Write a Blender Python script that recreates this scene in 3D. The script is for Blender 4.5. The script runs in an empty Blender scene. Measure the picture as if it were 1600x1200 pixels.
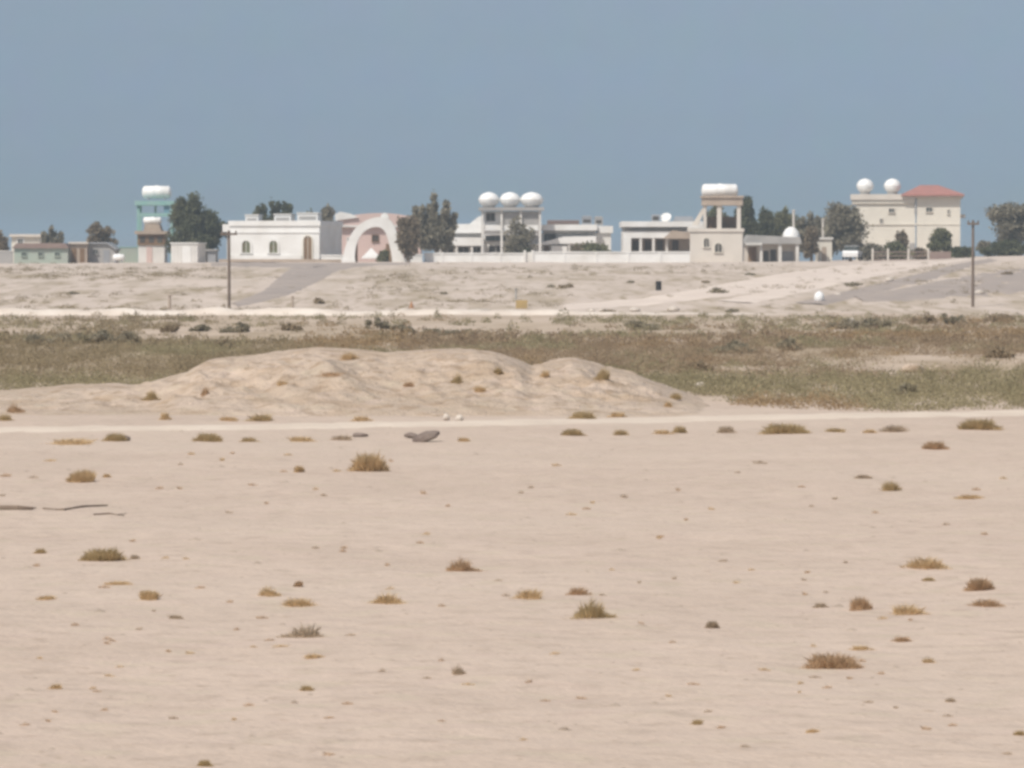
import bpy, math, random
import numpy as np
from mathutils import Vector, Matrix
random.seed(7); rng = np.random.default_rng(7)
sc = bpy.context.scene
C = sc.collection
R = math.radians

# ------------------------------------------------------------------ camera model
F, CX, CY, YH, HC = 7000.0, 800.0, 600.0, 414.0, 3.0
PH = math.atan((CY-YH)/F)
def W(xp, yp, Y):
    """point of the place seen at photo position (xp, yp), at depth Y metres"""
    dx, dy = (xp-CX)/F, -(yp-CY)/F
    d = (dx, math.cos(PH)+dy*math.sin(PH), -math.sin(PH)+dy*math.cos(PH))
    t = Y/d[1]
    return Vector((d[0]*t, Y, HC+d[2]*t))

# ------------------------------------------------------------------ noise + terrain
def _h(i, j, s):
    n = (i*374761393 + j*668265263 + s*1274126177) & 0x7fffffff
    n = ((n ^ (n >> 13))*1274126177) & 0x7fffffff
    return ((n ^ (n >> 16)) & 0xffff)/65535.0
def vn(x, y, s=0):
    x = np.asarray(x, float); y = np.asarray(y, float)
    i = np.floor(x).astype(np.int64); j = np.floor(y).astype(np.int64)
    u = x-i; v = y-j; u = u*u*(3-2*u); v = v*v*(3-2*v)
    return (_h(i,j,s)*(1-u)+_h(i+1,j,s)*u)*(1-v)+(_h(i,j+1,s)*(1-u)+_h(i+1,j+1,s)*u)*v*1.0
def fbm(x, y, s=0, o=4):
    a, t, n = .5, 0., 0.
    x = np.asarray(x, float); y = np.asarray(y, float)
    for k in range(o):
        t = t+a*vn(x, y, s+k*17); n += a; a *= .5; x = x*2.03+11.7; y = y*2.03+5.3
    return t/n-.5
ZX = [-140, -57, -20, 21, 36, 46, 54, 60, 140]
ZZ = [3.05, 3.13, 3.27, 3.25, 3.38, 3.62, 3.98, 4.1, 4.2]
def T(x, Y):
    x = np.asarray(x, float); Y = np.asarray(Y, float)
    zc = np.interp(x, ZX, ZZ)
    t = np.clip((Y-270)/(462-270), 0, 1)
    t = t+.06*np.sin(t*math.pi)
    fall = np.clip((Y-640)/200, 0, 1); fall = fall*fall*(3-2*fall)
    z = zc*np.minimum(t, 1)*(1-fall)-fall*1.0
    z = z + (.30*fbm(x*.12, Y*.05, 3)+.34*fbm(x*.30, Y*.16, 4, 3))*np.clip((Y-262)/30, 0, 1)*np.clip((470-Y)/20, 0, 1)
    z = z + .16*fbm(x*.25, Y*.10, 5)*np.clip((Y-100)/20, 0, 1)*np.clip((290-Y)/20, 0, 1)
    z = z + (.07*fbm(x*.35, Y*.22, 9)+.032*fbm(x*1.3, Y*.9, 13, 3)+.006*fbm(x*5., Y*3.2, 14, 2))*np.clip((150-Y)/30, 0, 1)
    return z
def tz(x, Y): return float(T(x, Y))
def G(xp, yp, lo=18., hi=640.):
    """where the line of sight through a photo position meets the ground"""
    Ys = np.concatenate([np.arange(lo, 110, .1), np.arange(110, hi, .5)])
    a = W(xp, yp, 1.); sx, sz = a.x, a.z-HC
    d = HC+sz*Ys-T(sx*Ys, Ys)
    k = np.where(d < 0)[0]
    Y = Ys[k[0]] if len(k) else 470.
    return Vector((sx*Y, Y, tz(sx*Y, Y)))

# ------------------------------------------------------------------ materials
def mat(name, c, c2=None, scale=1., rough=.85, bump=0., bscale=None, spec=.2, detail=4, lo=.35, hi=.65, metal=0., speck=None):
    m = bpy.data.materials.new(name); m.use_nodes = True
    nt = m.node_tree; b = nt.nodes['Principled BSDF']
    b.inputs['Roughness'].default_value = rough; b.inputs['Metallic'].default_value = metal
    b.inputs['Specular IOR Level'].default_value = spec
    if c2 is None: c2 = tuple(v*.85 for v in c)
    tc = nt.nodes.new('ShaderNodeTexCoord')
    n = nt.nodes.new('ShaderNodeTexNoise'); n.inputs['Scale'].default_value = scale; n.inputs['Detail'].default_value = detail
    r = nt.nodes.new('ShaderNodeValToRGB')
    r.color_ramp.elements[0].position = lo; r.color_ramp.elements[1].position = hi
    r.color_ramp.elements[0].color = (*c, 1); r.color_ramp.elements[1].color = (*c2, 1)
    nt.links.new(tc.outputs['Object'], n.inputs['Vector']); nt.links.new(n.outputs['Fac'], r.inputs['Fac'])
    nt.links.new(r.outputs['Color'], b.inputs['Base Color'])
    if bump:
        n2 = nt.nodes.new('ShaderNodeTexNoise'); n2.inputs['Scale'].default_value = bscale or scale*4; n2.inputs['Detail'].default_value = 4
        bp = nt.nodes.new('ShaderNodeBump'); bp.inputs['Strength'].default_value = .7; bp.inputs['Distance'].default_value = bump
        nt.links.new(tc.outputs['Object'], n2.inputs['Vector']); nt.links.new(n2.outputs['Fac'], bp.inputs['Height'])
        nt.links.new(bp.outputs['Normal'], b.inputs['Normal'])
    return m

def ground_mat(name, zones=True, base=((.556,.449,.370),(.508,.408,.334))):
    m = bpy.data.materials.new(name); m.use_nodes = True
    nt = m.node_tree; N = nt.nodes; L = nt.links; b = N['Principled BSDF']
    b.inputs['Roughness'].default_value = .95; b.inputs['Specular IOR Level'].default_value = .1
    tc = N.new('ShaderNodeTexCoord'); P = tc.outputs['Object']
    def noise(s, d=4, sy=None):
        n = N.new('ShaderNodeTexNoise'); n.inputs['Scale'].default_value = s; n.inputs['Detail'].default_value = d
        if sy:
            mp = N.new('ShaderNodeMapping'); mp.inputs['Scale'].default_value = (1, sy, 1)
            L.new(P, mp.inputs['Vector']); L.new(mp.outputs['Vector'], n.inputs['Vector'])
        else: L.new(P, n.inputs['Vector'])
        return n.outputs['Fac']
    def ramp(f, a, c, va=0., vc=1.):
        mr = N.new('ShaderNodeMapRange'); mr.inputs['From Min'].default_value = a; mr.inputs['From Max'].default_value = c
        mr.inputs['To Min'].default_value = va; mr.inputs['To Max'].default_value = vc
        L.new(f, mr.inputs['Value']); return mr.outputs['Result']
    def mix(f, A, Bc):
        mx = N.new('ShaderNodeMix'); mx.data_type = 'RGBA'
        L.new(f, mx.inputs['Factor'])
        for sock, v in ((mx.inputs[6], A), (mx.inputs[7], Bc)):
            if isinstance(v, tuple): sock.default_value = (*v, 1)
            else: L.new(v, sock)
        return mx.outputs[2]
    def mul(a, c2):
        mm = N.new('ShaderNodeMath'); mm.operation = 'MULTIPLY'; L.new(a, mm.inputs[0])
        if isinstance(c2, float): mm.inputs[1].default_value = c2
        else: L.new(c2, mm.inputs[1])
        return mm.outputs[0]
    c = mix(ramp(noise(.35, 5), .35, .65), base[0], base[1])
    c = mix(ramp(noise(3., 5), .50, .70, 0, .7), c, (.415,.33,.265))
    c = mix(ramp(noise(.09, 3), .45, .7, 0, .5), c, (.56,.465,.385))
    c = mix(ramp(noise(7., 3), .62, .74, 0, .6), c, (.33,.245,.175))
    c = mix(ramp(noise(1.7, 3), .56, .66, 0, .35), c, (.49,.42,.315))
    c = mix(ramp(noise(1.45, 3), .58, .68, 0, .4), c, (.54,.425,.36))
    if not zones:
        sz = N.new('ShaderNodeSeparateXYZ'); L.new(P, sz.inputs[0]); c0 = c
        c = mix(ramp(noise(.8, 5), .50, .66, 0, .8), c, (.43,.325,.235))
        c = mix(ramp(noise(2.6, 4), .54, .64, 0, .75), c, (.34,.25,.175))
        c = mix(ramp(noise(5.5, 3), .60, .70, 0, .6), c, (.25,.185,.13))
        zz = N.new('ShaderNodeMath'); zz.operation = 'MULTIPLY_ADD'; L.new(noise(.9, 4), zz.inputs[0]); zz.inputs[1].default_value = .5; L.new(sz.outputs['Z'], zz.inputs[2])
        c = mix(ramp(zz.outputs[0], .16, .36), c0, c)
    if zones:
        sx = N.new('ShaderNodeSeparateXYZ'); L.new(P, sx.inputs[0]); yy = sx.outputs['Y']
        ad = N.new('ShaderNodeMath'); ad.operation = 'MULTIPLY_ADD'; L.new(noise(.12, 4), ad.inputs[0]); ad.inputs[1].default_value = 14.; L.new(yy, ad.inputs[2])
        w = ad.outputs[0]
        scr = mul(ramp(w, 103, 112), ramp(w, 285, 262))
        soil = mix(ramp(noise(.5, 5, .3), .4, .6), (.33,.255,.175), (.44,.35,.255))
        soil = mix(ramp(noise(.16, 4, .2), .50, .62), soil, (.53,.43,.345))
        soil = mix(ramp(w, 180, 225, 0, .5), soil, (.50,.405,.32))
        c = mix(scr, c, soil)
        slope = mul(ramp(w, 275, 282), ramp(w, 520, 480))
        g = mix(ramp(noise(.35, 5, .16), .44, .62), (.565,.475,.405), (.42,.345,.265))
        g = mix(ramp(noise(1.2, 4, .12), .52, .66, 0, .8), g, (.30,.24,.155))
        g = mix(ramp(noise(.07, 3, .4), .50, .62, 0, .6), g, (.60,.51,.44))
        up_ = ramp(w, 405, 455)
        g = mix(mul(up_, .75), g, (.58,.49,.42))
        c = mix(slope, c, g)
    L.new(c, b.inputs['Base Color'])
    hsum = N.new('ShaderNodeMath'); hsum.operation = 'MULTIPLY_ADD'
    L.new(noise(14., 3), hsum.inputs[0]); hsum.inputs[1].default_value = .35; L.new(noise(2.2, 5), hsum.inputs[2])
    bp = N.new('ShaderNodeBump'); bp.inputs['Strength'].default_value = .8; bp.inputs['Distance'].default_value = .055 if zones else .16
    L.new(hsum.outputs[0], bp.inputs['Height']); L.new(bp.outputs['Normal'], b.inputs['Normal'])
    return m

M = {}
M['ground'] = ground_mat('desert_sand')
M['mound'] = ground_mat('mound_sand', False, ((.535,.43,.345),(.46,.367,.285)))
M['track'] = mat('pale_track_sand', (.66,.565,.47), (.60,.505,.415), .8, .95, .03, 6)
M['bank'] = mat('pale_gravel_bank', (.72,.645,.565), (.60,.51,.43), .5, .95, .05, 3)
M['path'] = mat('pale_slope_track', (.70,.60,.52), (.64,.54,.465), .3, .95, .03, 4)
M['asphalt'] = mat('worn_grey_asphalt', (.335,.285,.255), (.40,.335,.29), .35, .95, .01, 8)
M['white'] = mat('white_render', (.77,.765,.75), (.63,.61,.575), .5, lo=.4, hi=.8, detail=7)
M['white2'] = mat('aged_white_render', (.70,.68,.65), (.54,.52,.485), .5, lo=.4, hi=.75, detail=7)
M['tank'] = mat('white_tank', (.84,.835,.82), (.66,.63,.58), .8, .5, spec=.4, lo=.45, hi=.8, detail=6)
M['cream'] = mat('cream_render', (.705,.665,.585), (.63,.595,.525), .35)
M['beige'] = mat('beige_render', (.655,.605,.545), (.575,.53,.475), .4)
M['tan'] = mat('tan_concrete', (.44,.36,.29), (.36,.29,.235), .6)
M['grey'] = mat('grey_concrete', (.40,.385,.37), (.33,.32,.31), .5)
M['dark'] = mat('dark_opening', (.055,.05,.045), (.09,.08,.07), 1., .5)
M['glass'] = mat('window_glass', (.05,.06,.055), (.08,.085,.08), .8, .15, spec=.5)
M['greenpane'] = mat('green_shutter', (.12,.14,.07), (.15,.12,.07), 1.5, .6)
M['brown'] = mat('brown_wood', (.17,.105,.065), (.23,.15,.09), 1.2)
M['pink'] = mat('pink_render', (.62,.475,.435), (.56,.43,.395), .4)
M['red'] = mat('red_roof_tiles', (.43,.20,.17), (.36,.18,.155), 1.)
M['mint'] = mat('mint_paint', (.36,.43,.37), (.38,.39,.35), .3)
M['turq'] = mat('turquoise_paint', (.24,.44,.41), (.30,.44,.41), .6)
M['blue'] = mat('blue_sheet', (.15,.30,.38), (.20,.33,.38), .6)
M['maroon'] = mat('dull_maroon', (.24,.17,.155), (.28,.21,.18), .5)
M['metal'] = mat('grey_metal', (.33,.34,.36), (.28,.29,.31), 1., .5)
M['pole'] = mat('weathered_pole', (.15,.115,.095), (.20,.155,.125), 2.)
M['bark'] = mat('bark', (.12,.09,.065), (.17,.13,.095), 3.)
def leaf_mat(*a):
    m = mat(*a); nt = m.node_tree; b = nt.nodes['Principled BSDF']
    tr = nt.nodes.new('ShaderNodeBsdfTranslucent'); mx = nt.nodes.new('ShaderNodeMixShader'); mx.inputs[0].default_value = .42
    nt.links.new(b.inputs['Base Color'].links[0].from_socket, tr.inputs['Color'])
    nt.links.new(b.outputs[0], mx.inputs[1]); nt.links.new(tr.outputs[0], mx.inputs[2]); nt.links.new(mx.outputs[0], nt.nodes['Material Output'].inputs['Surface'])
    return m
M['leafdark'] = leaf_mat('dark_green_leaves', (.105,.115,.060), (.165,.165,.095), .7, .8)
M['leafgrey'] = leaf_mat('grey_green_leaves', (.255,.23,.17), (.33,.295,.22), .6, .8)
M['leafbrown'] = leaf_mat('brownish_leaves', (.25,.195,.13), (.31,.25,.175), .7, .8)
M['leafolive'] = leaf_mat('olive_leaves', (.19,.195,.105), (.25,.235,.135), .7, .8)
M['shrubg'] = leaf_mat('grey_shrub', (.29,.255,.175), (.37,.32,.23), 1., .9)
M['shrubb'] = leaf_mat('brown_shrub', (.32,.25,.165), (.39,.31,.21), 1., .9)
M['straw'] = leaf_mat('straw_grass', (.78,.60,.37), (.64,.48,.28), 3., .9)
M['brownt'] = leaf_mat('brown_dry_grass', (.68,.49,.315), (.55,.39,.245), 3., .9)
M['olivet'] = leaf_mat('olive_grass', (.64,.495,.285), (.50,.385,.21), 3., .9)
M['greyt'] = leaf_mat('grey_dry_twigs', (.64,.52,.39), (.51,.41,.30), 3., .9)
M['scrubg'] = leaf_mat('grey_green_scrub', (.275,.24,.14), (.41,.355,.22), .9, .9)
M['scrubb'] = leaf_mat('brown_scrub', (.28,.205,.135), (.42,.325,.215), .9, .9)
M['scrubo'] = leaf_mat('olive_scrub', (.265,.21,.125), (.40,.325,.21), .9, .9)
M['scrubr'] = leaf_mat('rusty_scrub', (.32,.22,.12), (.44,.33,.20), .9, .9)
M['rock'] = mat('dark_rock', (.15,.115,.10), (.23,.185,.16), 4., .9, .02, 12)
M['stone'] = mat('pale_stone', (.60,.54,.48), (.48,.42,.36), 5., .9, .02, 12)
M['whitestone'] = mat('white_painted', (.83,.83,.83), (.78,.78,.77), 3., .6)
M['yellow'] = mat('faded_yellow', (.46,.33,.15), (.38,.28,.14), 3., .8)
M['orange'] = mat('faded_orange', (.42,.23,.13), (.36,.20,.12), 3., .8)
M['wood'] = mat('sunbleached_wood', (.16,.12,.095), (.22,.17,.13), 5., .9)
M['white_car'] = mat('white_car_paint', (.80,.80,.80), (.77,.77,.77), 1., .3, spec=.5)
M['rubber'] = mat('rubber', (.03,.03,.03), (.045,.045,.045), 2., .8)

# ------------------------------------------------------------------ mesh builder
class MB:
    def __init__(s): s.v = []; s.f = []
    def add(s, vs, fs):
        o = len(s.v); s.v += [tuple(v) for v in vs]; s.f += [tuple(i+o for i in f) for f in fs]; return s
    def box(s, x0, x1, y0, y1, z0, z1):
        return s.add([(x0,y0,z0),(x1,y0,z0),(x1,y1,z0),(x0,y1,z0),(x0,y0,z1),(x1,y0,z1),(x1,y1,z1),(x0,y1,z1)],
              [(0,3,2,1),(4,5,6,7),(0,1,5,4),(1,2,6,5),(2,3,7,6),(3,0,4,7)])
    def prism(s, poly, y0, y1):
        """polygon in the x-z plane, counter-clockwise seen from the front, extruded in y"""
        n = len(poly)
        vs = [(x,y0,z) for x,z in poly]+[(x,y1,z) for x,z in poly]
        fs = [tuple(range(n)), tuple(range(2*n-1, n-1, -1))]
        fs += [(i, i+n, (i+1)%n+n, (i+1)%n) for i in range(n)]
        return s.add(vs, fs)
    def lathe(s, prof, org=(0,0,0), axis='z', n=20):
        """prof: (radius, height) pairs along the axis"""
        vs = []
        for r, h in prof:
            for k in range(n):
                a = 2*math.pi*k/n; p = (r*math.cos(a), r*math.sin(a), h)
                if axis == 'x': p = (p[2], p[0], p[1])
                if axis == 'y': p = (p[1], p[2], p[0])
                vs.append((p[0]+org[0], p[1]+org[1], p[2]+org[2]))
        m = len(prof)
        fs = [(i*n+k, i*n+(k+1)%n, (i+1)*n+(k+1)%n, (i+1)*n+k) for i in range(m-1) for k in range(n)]
        fs += [tuple(range(n-1,-1,-1)), tuple((m-1)*n+k for k in range(n))]
        return s.add(vs, fs)
    def tube(s, pts, rad, n=7):
        pts = [Vector(p) for p in pts]; vs = []
        for i, p in enumerate(pts):
            d = (pts[min(i+1,len(pts)-1)]-pts[max(i-1,0)]).normalized()
            a = d.orthogonal().normalized(); b = d.cross(a)
            r = rad[i] if isinstance(rad, (list,tuple)) else rad
            for k in range(n):
                t = 2*math.pi*k/n; vs.append(p+a*(r*math.cos(t))+b*(r*math.sin(t)))
        m = len(pts)
        fs = [(i*n+k, i*n+(k+1)%n, (i+1)*n+(k+1)%n, (i+1)*n+k) for i in range(m-1) for k in range(n)]
        fs += [tuple(range(n-1,-1,-1)), tuple((m-1)*n+k for k in range(n))]
        return s.add(vs, fs)
    def build(s, name, m, parent=None, loc=None, smooth=False):
        me = bpy.data.meshes.new(name); me.from_pydata(s.v, [], s.f); me.update()
        if smooth: me.polygons.foreach_set('use_smooth', [True]*len(me.polygons))
        me.materials.append(m)
        o = bpy.data.objects.new(name, me); C.objects.link(o)
        if parent: o.parent = parent
        if loc is not None: o.location = loc
        return o
def raw(name, v, f, m, parent=None, loc=None, smooth=False):
    """fast build from numpy arrays; f is (n,k)"""
    me = bpy.data.meshes.new(name); k = f.shape[1]
    me.vertices.add(len(v)); me.vertices.foreach_set('co', np.ascontiguousarray(v, np.float32).ravel())
    me.loops.add(f.size); me.loops.foreach_set('vertex_index', np.ascontiguousarray(f, np.int32).ravel())
    me.polygons.add(len(f)); me.polygons.foreach_set('loop_start', np.arange(0, f.size, k, dtype=np.int32))
    me.update(calc_edges=True)
    if smooth: me.polygons.foreach_set('use_smooth', [True]*len(f))
    me.materials.append(m)
    o = bpy.data.objects.new(name, me); C.objects.link(o)
    if parent: o.parent = parent
    if loc is not None: o.location = loc
    return o
def tag(o, label=None, cat=None, group=None, kind=None):
    if label: o['label'] = label
    if cat: o['category'] = cat
    if group: o['group'] = group
    if kind: o['kind'] = kind
    return o
def thing(name, loc, label, cat, group=None, rz=0.):
    o = bpy.data.objects.new(name, None); C.objects.link(o); o.empty_display_size = .3
    o.location = loc; o.rotation_euler.z = rz
    return tag(o, label, cat, group)

# ------------------------------------------------------------------ ground
def strip_rows():
    a = 21000/(np.arange(1700, 640, -2.)-414)
    b = np.arange(93.5, 640, 2.2)
    c = np.geomspace(645, 2500, 30)
    return np.concatenate([[-15, -5, 5, 10, 14], a, b, c])
rows = strip_rows()
u = np.concatenate([-np.geomspace(.8, .175, 40), np.linspace(-.17, .17, 420), np.geomspace(.175, .8, 40)])
X = u[None,:]*(rows[:,None]+25); Yg = np.repeat(rows[:,None], len(u), 1)
Z = T(X, Yg)
nr, nc = X.shape
idx = np.arange(nr*nc).reshape(nr, nc)
fq = np.stack([idx[:-1,:-1], idx[:-1,1:], idx[1:,1:], idx[1:,:-1]], -1).reshape(-1,4)
tag(raw('ground', np.stack([X,Yg,Z],-1).reshape(-1,3), fq, M['ground'], smooth=True), 'pale beige desert sand rising to the village', kind='structure')

# sand mound across the middle of the picture
MX = [-260, -120, 0, 80, 150, 210, 250, 290, 310, 328, 400, 450, 500, 560, 600, 640, 680, 740, 770, 800, 832, 850, 890, 920, 950, 1000, 1040, 1080, 1140, 1185, 1235]
MY = [640, 622, 610, 602, 599, 600, 591, 581, 569, 560, 552, 545, 541, 545, 549, 547, 543, 545, 549, 558, 571, 567, 561, 566, 577, 588, 603, 618, 637, 650, 668]
YR = 99.0
xs = np.arange(-16.5, 7.4, .07); ysm = np.arange(87.5, 112, .10)
XX, YY = np.meshgrid(xs, ysm)
pxc = 800+F*XX/YR
yr = YR+1.6*fbm(XX*.22, XX*0+3, 21)*2+1.5*np.clip((pxc-800)/70, 0, 1)
H = HC-(np.interp(pxc, MX, MY)-YH)*YR/F
H = np.maximum(H, -.25)
fy = np.where(YY < yr, (YY-88.8)/(yr-88.8), 1-(YY-yr)/9.5)
fy = np.clip(fy, -.3, 1.02); prof = np.where(fy > 0, fy**.8*(1-.12*np.sin(fy*math.pi*2)), fy)
rough = .46*np.abs(fbm(XX*.55+YY*.15, YY*.20, 31, 5))*2-.10+.26*fbm(XX*2.1, YY*1.4, 41, 4)+.07*fbm(XX*6., YY*4., 43, 2)
ZM = H*prof + rough*np.clip(fy*2.2, 0, 1)*np.clip((1.0-fy)*2.5, .1, 1)*np.clip(H*1.4, .25, 1) - .03
ZM = ZM + T(XX, YY)
nr, nc = XX.shape; idx = np.arange(nr*nc).reshape(nr, nc)
fq = np.stack([idx[:-1,:-1], idx[:-1,1:], idx[1:,1:], idx[1:,:-1]], -1).reshape(-1,4)
tag(raw('sand_mound', np.stack([XX,YY,ZM],-1).reshape(-1,3), fq, M['mound'], smooth=True), 'long low eroded sand mound behind the track', kind='structure')
def Zall(x, Y):
    z = tz(x, Y)
    if xs[0] < x < xs[-1] and ysm[0] < Y < ysm[-1]:
        i = int((x-xs[0])/.07); j = int((Y-ysm[0])/.10)
        z = max(z, float(ZM[min(j,ZM.shape[0]-1), min(i,ZM.shape[1]-1)]))
    return z
def GM(xp, yp):
    """ground or mound point under a photo position"""
    a = W(xp, yp, 1.)
    for Y in np.arange(86, 104, .08):
        if HC+(a.z-HC)*Y < Zall(a.x*Y, Y): return Vector((a.x*Y, Y, Zall(a.x*Y, Y)))
    return G(xp, yp)

def drape(name, up, lo, m, label, n=60, k=8, off=.05, jag=0.):
    """a sheet laid on the ground between two edges"""
    ux, uy = zip(*up); lx, ly = zip(*lo)
    tu = np.linspace(0, 1, len(ux)); tl = np.linspace(0, 1, len(lx)); t = np.linspace(0, 1, n)
    A = np.stack([np.interp(t, tu, ux), np.interp(t, tu, uy)], -1); Bq = np.stack([np.interp(t, tl, lx), np.interp(t, tl, ly)], -1)
    v = []
    for i in range(n):
        pa, pb = G(*A[i]), G(*Bq[i])
        j1 = jag*float(fbm(i*.35, 1.3, 51))*2; j2 = jag*float(fbm(i*.35, 8.3, 52))*2
        pa.y += j1; pb.y += j2
        for j in range(k+1):
            p = pa.lerp(pb, j/k); v.append((p.x, p.y, tz(p.x, p.y)+off*(1 if 0 < j < k else -.3)))
    id2 = np.arange(n*(k+1)).reshape(n, k+1)
    f = np.stack([id2[:-1,:-1], id2[:-1,1:], id2[1:,1:], id2[1:,:-1]], -1).reshape(-1,4)
    return tag(raw(name, np.array(v), f, m, smooth=True), label, kind='structure')
tc_x = [-700,-300,0,400,700,1000,1300,1600,1900,2300]; tc_y = [682,677,672,667,662,657,650,645,640,634]
drape('sand_track', [(a,b-4) for a,b in zip(tc_x,tc_y)], [(a,b+5) for a,b in zip(tc_x,tc_y)], M['track'], 'pale vehicle track crossing the sand in front of the mound', 200, 4, .03, .7)
drape('pale_path', [(880,476),(1000,466),(1100,449),(1200,430),(1300,416),(1420,408)], [(880,484),(1010,478),(1150,462),(1260,446),(1340,429),(1480,409)], M['path'], 'pale sandy path climbing the slope', 60, 8, .05, 1.)
drape('pale_path', [(1120,470),(1230,448),(1330,428),(1440,411),(1500,405)], [(1180,474),(1280,452),(1370,432),(1470,414),(1512,406)], M['path'], 'second pale sandy path climbing beside the narrow grey road', 60, 6, .045, 1.)
drape('access_road', [(362,474),(410,455),(436,432),(452,419),(500,413),(560,412)], [(372,481),(450,462),(500,440),(528,424),(560,417),(620,414)], M['asphalt'], 'grey road climbing the slope to the white arch', 60, 8, .06)
drape('forecourt', [(330,410.5),(420,410.5),(520,410.5),(640,411)], [(330,416.5),(420,418),(470,418.5),(640,414)], M['asphalt'], 'grey forecourt in front of the white house', 60, 6, .08)
drape('upper_road', [(1240,473),(1350,448),(1430,429),(1500,411),(1540,405)], [(1290,477),(1380,456),(1460,436),(1515,417),(1560,407)], M['asphalt'], 'narrow grey road climbing to the right', 50, 6, .06)
drape('lower_road', [(1330,464),(1400,452),(1470,438),(1540,425),(1640,413)], [(1350,473),(1440,471),(1520,466),(1600,458),(1700,440)], M['asphalt'], 'wide grey road at the right edge of the slope', 50, 8, .06)

# pale gravel bank at the foot of the slope
bx = np.arange(-75, 75, .35); prof_t = np.linspace(0, 1, 9); v = []
for x in bx:
    px = 800+F*x/268.
    a = np.interp(px, [-800, 0, 480, 620, 860, 960, 1150, 1300, 2400], [.48,.48,.48,.32,.36,.16,.06,.0,.0])
    hh = a*(.8+.9*float(fbm(x*.5, 2.2, 61)))+.14*float(fbm(x*2.0, 4.4, 62))*(.6 if a > .05 else .1)
    yc = 268+1.6*float(fbm(x*.12, 9.1, 63))
    for t in prof_t:
        yy = yc-1.1+3.4*t; v.append((x, yy, tz(x, yy)-.06+max(0., hh+.06)*math.sin(math.pi*min(1., t*1.15))**.7 if t < .87 else tz(x, yy)-.10))
id2 = np.arange(len(bx)*9).reshape(-1, 9)
tag(raw('gravel_bank', np.array(v), np.stack([id2[:-1,:-1], id2[1:,:-1], id2[1:,1:], id2[:-1,1:]], -1).reshape(-1,4), M['bank'], smooth=True), 'low pale gravel bank along the foot of the slope', kind='structure')

# ------------------------------------------------------------------ vegetation
def leaf_cloud(centers, radii, n, size, flat=.9, up=0.):
    """n leaf-sized quads spread through ellipsoid clumps"""
    centers = np.array(centers, float); radii = np.array(radii, float)
    w = radii.prod(1)**(2/3); w /= w.sum()
    k = rng.choice(len(centers), n, p=w)
    d = rng.normal(size=(n,3)); d /= np.linalg.norm(d, axis=1)[:,None]
    r = rng.random(n)**.42*(1+.2*rng.normal(size=n))
    p = centers[k]+d*radii[k]*r[:,None]
    a = rng.normal(size=(n,3)); a[:,2] += up*np.sign(a[:,2]+.01); a /= np.linalg.norm(a, axis=1)[:,None]
    b = np.cross(a, rng.normal(size=(n,3))); b /= np.linalg.norm(b, axis=1)[:,None]
    s = size*(.55+.9*rng.random(n))[:,None]
    v = np.stack([p-a*s, p+b*s*.55, p+a*s, p-b*s*.55], 1).reshape(-1,3)
    return v, np.arange(4*n).reshape(n,4)
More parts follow.
